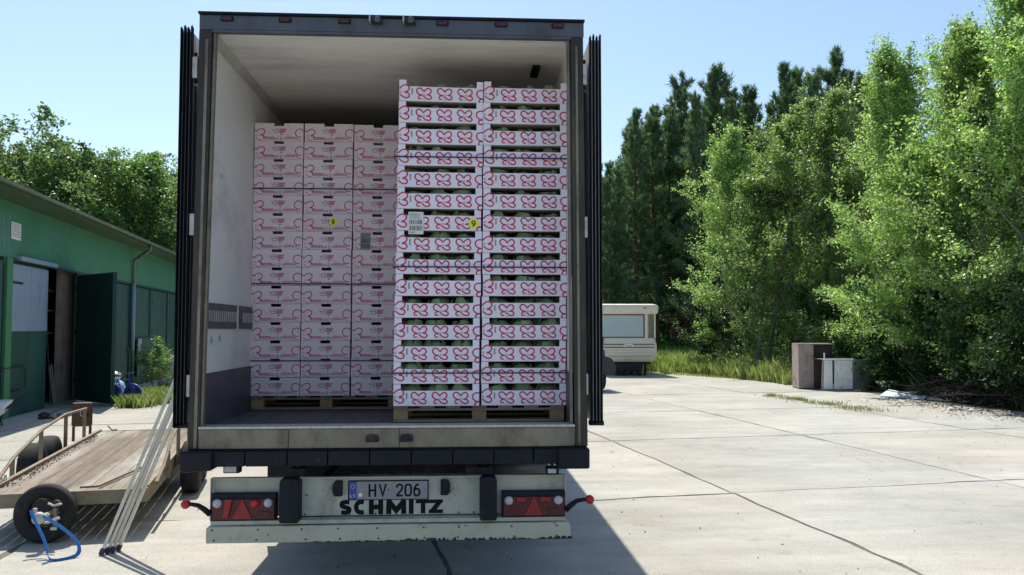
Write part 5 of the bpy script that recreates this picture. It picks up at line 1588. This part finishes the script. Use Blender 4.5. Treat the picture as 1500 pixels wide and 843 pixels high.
# grass
def grass(name, pts, hmin, hmax, wd, m, label=None, bend=.35):
    n = len(pts); r = rng
    a = r.uniform(0, 6.28, n); h = r.uniform(hmin, hmax, n) if not isinstance(hmin, np.ndarray) else hmin * r.uniform(.6, 1.2, n)
    dx = np.stack([np.cos(a), np.sin(a), np.zeros(n)], 1) * wd * r.uniform(.6, 1.3, n)[:, None]
    b = r.uniform(0, 6.28, n); bn = np.stack([np.cos(b), np.sin(b), np.zeros(n)], 1) * (h * bend * r.uniform(.2, 1.2, n))[:, None]
    up = np.stack([np.zeros(n), np.zeros(n), h], 1)
    p = pts
    V = np.stack([p - dx, p + dx, p + up * .55 + bn * .3 + dx * .6, p + up + bn], 1).reshape(-1, 3)
    F = np.arange(n * 4).reshape(-1, 4)
    o = np_mesh(name, V, F, m)
    return tag(o, label, None, None, 'stuff')
def region(poly, n):
    P_ = np.array(poly); lo, hi = P_.min(0), P_.max(0); out = []
    while sum(len(q) for q in out) < n:
        q = rng.uniform(lo, hi, (n * 2, 2)); ins = np.zeros(len(q), bool)
        j = len(P_) - 1
        for i in range(len(P_)):
            c_ = ((P_[i, 1] > q[:, 1]) != (P_[j, 1] > q[:, 1])) & (q[:, 0] < (P_[j, 0] - P_[i, 0]) * (q[:, 1] - P_[i, 1]) / (P_[j, 1] - P_[i, 1] + 1e-12) + P_[i, 0])
            ins ^= c_; j = i
        out.append(q[ins])
    q = np.concatenate(out)[:n]
    return np.concatenate([q, np.full((n, 1), -.03)], 1)
# tall verge grass
pv = region([(8.4, 34.6), (9.6, 36.8), (10.4, 33.0), (11.1, 29.6), (10.9, 28.0), (12.6, 26.9), (14.2, 29), (14.5, 36), (12, 44), (6.0, 46), (6.2, 40.5), (8.6, 37.0)], 34000)
d_ = np.sin(pv[:, 0] * 2.3) * np.sin(pv[:, 1] * 1.7)
grass('verge_grass', pv, (.55 + .3 * d_), None, .014, 'grass_blade', 'tall bright grass along the edge of the wood')
pv = region([(10.3, 34), (16, 31), (24, 24), (26, 17), (12.8, 18.6), (12.9, 24.4), (11.6, 27.2), (11.4, 30)], 26000)
grass('undergrowth', pv, .08, .45, .02, 'shaded_leaf', 'low dark undergrowth on the ground below the birches')
pv = region([(8.6, 35.2), (9.0, 34.2), (12.0, 27.6), (12.3, 27.2), (12.6, 28), (9.6, 36)], 2200)
grass('verge_litter', pv, .03, .14, .02, 'dry_weed', 'dry stalks at the edge of the concrete')
pv = region([(9.0, 37.5), (9.9, 34.2), (10.7, 30.6), (11.2, 28.3), (12.3, 27.9), (13.0, 31), (11.6, 38)], 15000)
grass('verge_grass', pv, .15, .62, .012, 'grass_blade', 'tall grass and seed stalks in front of the leftmost birches')
hd = pv[rng.random(len(pv)) < .16].copy(); hd[:, 2] = rng.uniform(.25, .75, len(hd))
V, F = leaf_quads(hd, .05, rng)
tag(np_mesh('seed_heads', V, F, 'dry_weed'), 'pale seed heads over the tall verge grass', None, None, 'stuff')
# wood floor clutter far back
pv = region([(5, 42), (30, 36), (36, 60), (8, 62)], 16000)
grass('wood_floor_plants', pv, .3, 1.1, .035, 'shaded_leaf', 'dark plants on the floor of the pine wood')
# weeds in the yard
pts = []
for k in range(3600):
    u = random.random(); c_ = Vector((8.75 + .62 * u, 23.7 - 4.9 * u)); sp = .07 + .22 * math.sin(u * 9) ** 2
    if .42 < u < .48: continue
    if math.sin(u * 23 + 1) < -.35 and random.random() < .9: continue
    pts.append((c_.x + random.gauss(0, sp * 1.1), c_.y + random.gauss(0, sp), -.03))
grass('weed_strip', np.array(pts), .03, .13, .007, 'dry_weed', 'strip of dry yellow-green weeds in a joint of the concrete at right')
pts = []
for (a, b, cnt) in (((-6.2, 14.9), (-7.4, 15.3), 60), ((9.8, 14.4), (11, 14.6), 500), ((10.2, 17.9), (10.6, 17.0), 260), ((10.9, 14.6), (11.3, 16), 400), ((-7.3, 17.6), (-7.0, 17.7), 160), ((6.25, 12.5), (5.8, 16), 120), ((6.2, 12.5), (8.6, 13.0), 70), ((3.1, 9.7), (6.1, 10.2), 60), ((2.4, 15.5), (3.3, 8), 60)):
    for k in range(cnt):
        u = (random.random() + .12 * math.sin(random.randrange(9) * 1.3)) % 1; pts.append((a[0] + (b[0] - a[0]) * u + random.gauss(0, .03), a[1] + (b[1] - a[1]) * u + random.gauss(0, .05), -.03))
grass('joint_weeds', np.array(pts), .015, .05, .0035, 'dry_weed', 'thin weeds growing in the joints of the concrete yard')
# bright tuft patch by the hall
pts = []
for (cx, cy, sx, sy, cnt) in ((-7.85, 21.2, .16, .22, 1300), (-7.75, 22.2, .20, .30, 1400), (-7.8, 23.3, .24, .35, 1200), (-8.4, 23.9, .25, .4, 700)):
    for k in range(cnt): pts.append((random.gauss(cx, sx), random.gauss(cy, sy), -.03))
grass('grass_tuft', np.array(pts), .10, .38, .012, 'grass_blade', 'bright grass patch in front of the hall gates', .6)

# low earth bank, the tree shade put into its dark colour
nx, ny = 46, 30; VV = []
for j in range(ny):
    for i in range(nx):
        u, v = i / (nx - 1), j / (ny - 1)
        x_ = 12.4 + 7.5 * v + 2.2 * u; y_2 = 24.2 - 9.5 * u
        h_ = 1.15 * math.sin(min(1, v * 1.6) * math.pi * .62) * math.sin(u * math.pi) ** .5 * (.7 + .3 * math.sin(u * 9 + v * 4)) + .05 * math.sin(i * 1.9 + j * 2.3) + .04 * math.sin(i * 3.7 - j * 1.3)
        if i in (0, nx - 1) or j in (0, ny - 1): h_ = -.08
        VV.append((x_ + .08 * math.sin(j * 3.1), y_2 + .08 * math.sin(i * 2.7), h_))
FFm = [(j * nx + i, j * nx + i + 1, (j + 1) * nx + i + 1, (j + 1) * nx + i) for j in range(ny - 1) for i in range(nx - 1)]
mat('shaded_earth', (.035, .028, .018), .95, var=.5, scale=3, bump=.8, bscale=14, dirt=(.02, .035, .012), dirt_amt=.7, dscale=1.5, coords='pos')
o = MB().add(VV, FFm).build('earth_bank', 'shaded_earth', smooth=True); tag(o, kind='structure')
# brush pile: crossing dry branches
mbp_paths = []
rb = np.random.default_rng(77)
for k in range(420):
    u = rb.uniform(); cx = 12.6 + 1.6 * u; cy = 21.8 - 5.6 * u + rb.normal() * .55; z = abs(rb.normal()) * .28 * (1.4 - abs(u - .6))
    a = rb.uniform(0, 6.28); L_ = rb.uniform(.4, 1.8)
    pth = curve_branch(rb, (cx, cy, z), (math.cos(a), math.sin(a), rb.uniform(-.08, .25)), L_, 0, 5, .15)
    pth[:, 2] = np.maximum(pth[:, 2], -.01)
    mbp_paths.append((pth, np.linspace(rb.uniform(.008, .028), .004, 5)))
V, F = tubes_np(mbp_paths, 4)
tag(np_mesh('brushwood', V, F, 'twig'), 'heap of dry branches under the birches at the right edge', None, None, 'stuff')
# leaf litter on the shaded edge
n = 2600
u = rb.uniform(size=n); lc = np.stack([11.9 + .6 * u + rb.normal(size=n) * .7, 22.4 - 6.5 * u + rb.normal(size=n) * .7, np.full(n, .012)], 1)
a = rb.uniform(0, 6.28, n); s = rb.uniform(.012, .045, n)[:, None]
A = np.stack([np.cos(a), np.sin(a), rb.normal(size=n) * .2], 1) * s; B = np.stack([-np.sin(a), np.cos(a), rb.normal(size=n) * .2], 1) * s * .6
V = np.stack([lc - A, lc - B, lc + A, lc + B], 1).reshape(-1, 3); V[:, 2] = np.maximum(V[:, 2], .006)
tag(np_mesh('leaf_litter', V, np.arange(n * 4).reshape(-1, 4), 'twig'), 'dark leaf litter scattered over the concrete edge', None, None, 'stuff')
# small stones and crumbs over the yard
n = 900
lc = np.stack([rb.uniform(-9, 11, n), rb.uniform(5.5, 30, n), np.full(n, .004)], 1)
k3 = rb.uniform(.003, .011, n)
VV = []; FF = []
for i in range(n):
    c_ = lc[i]; q = k3[i]; o_ = i * 5
    VV += [c_ + [q, 0, -.004], c_ + [0, q, -.004], c_ + [-q * 1.3, 0, -.004], c_ + [0, -q, -.004], c_ + [0, 0, q * .8]]
    FF += [(o_, o_ + 1, o_ + 4, o_ + 4)]
Vn = np.array(VV); tri = []
for i in range(n):
    o_ = i * 5; tri += [(o_, o_ + 1, o_ + 4), (o_ + 1, o_ + 2, o_ + 4), (o_ + 2, o_ + 3, o_ + 4), (o_ + 3, o_, o_ + 4)]
tag(np_mesh('gravel_crumbs', Vn, np.array(tri), 'twig', per=3), 'small dark crumbs and stones scattered on the concrete', None, None, 'stuff')
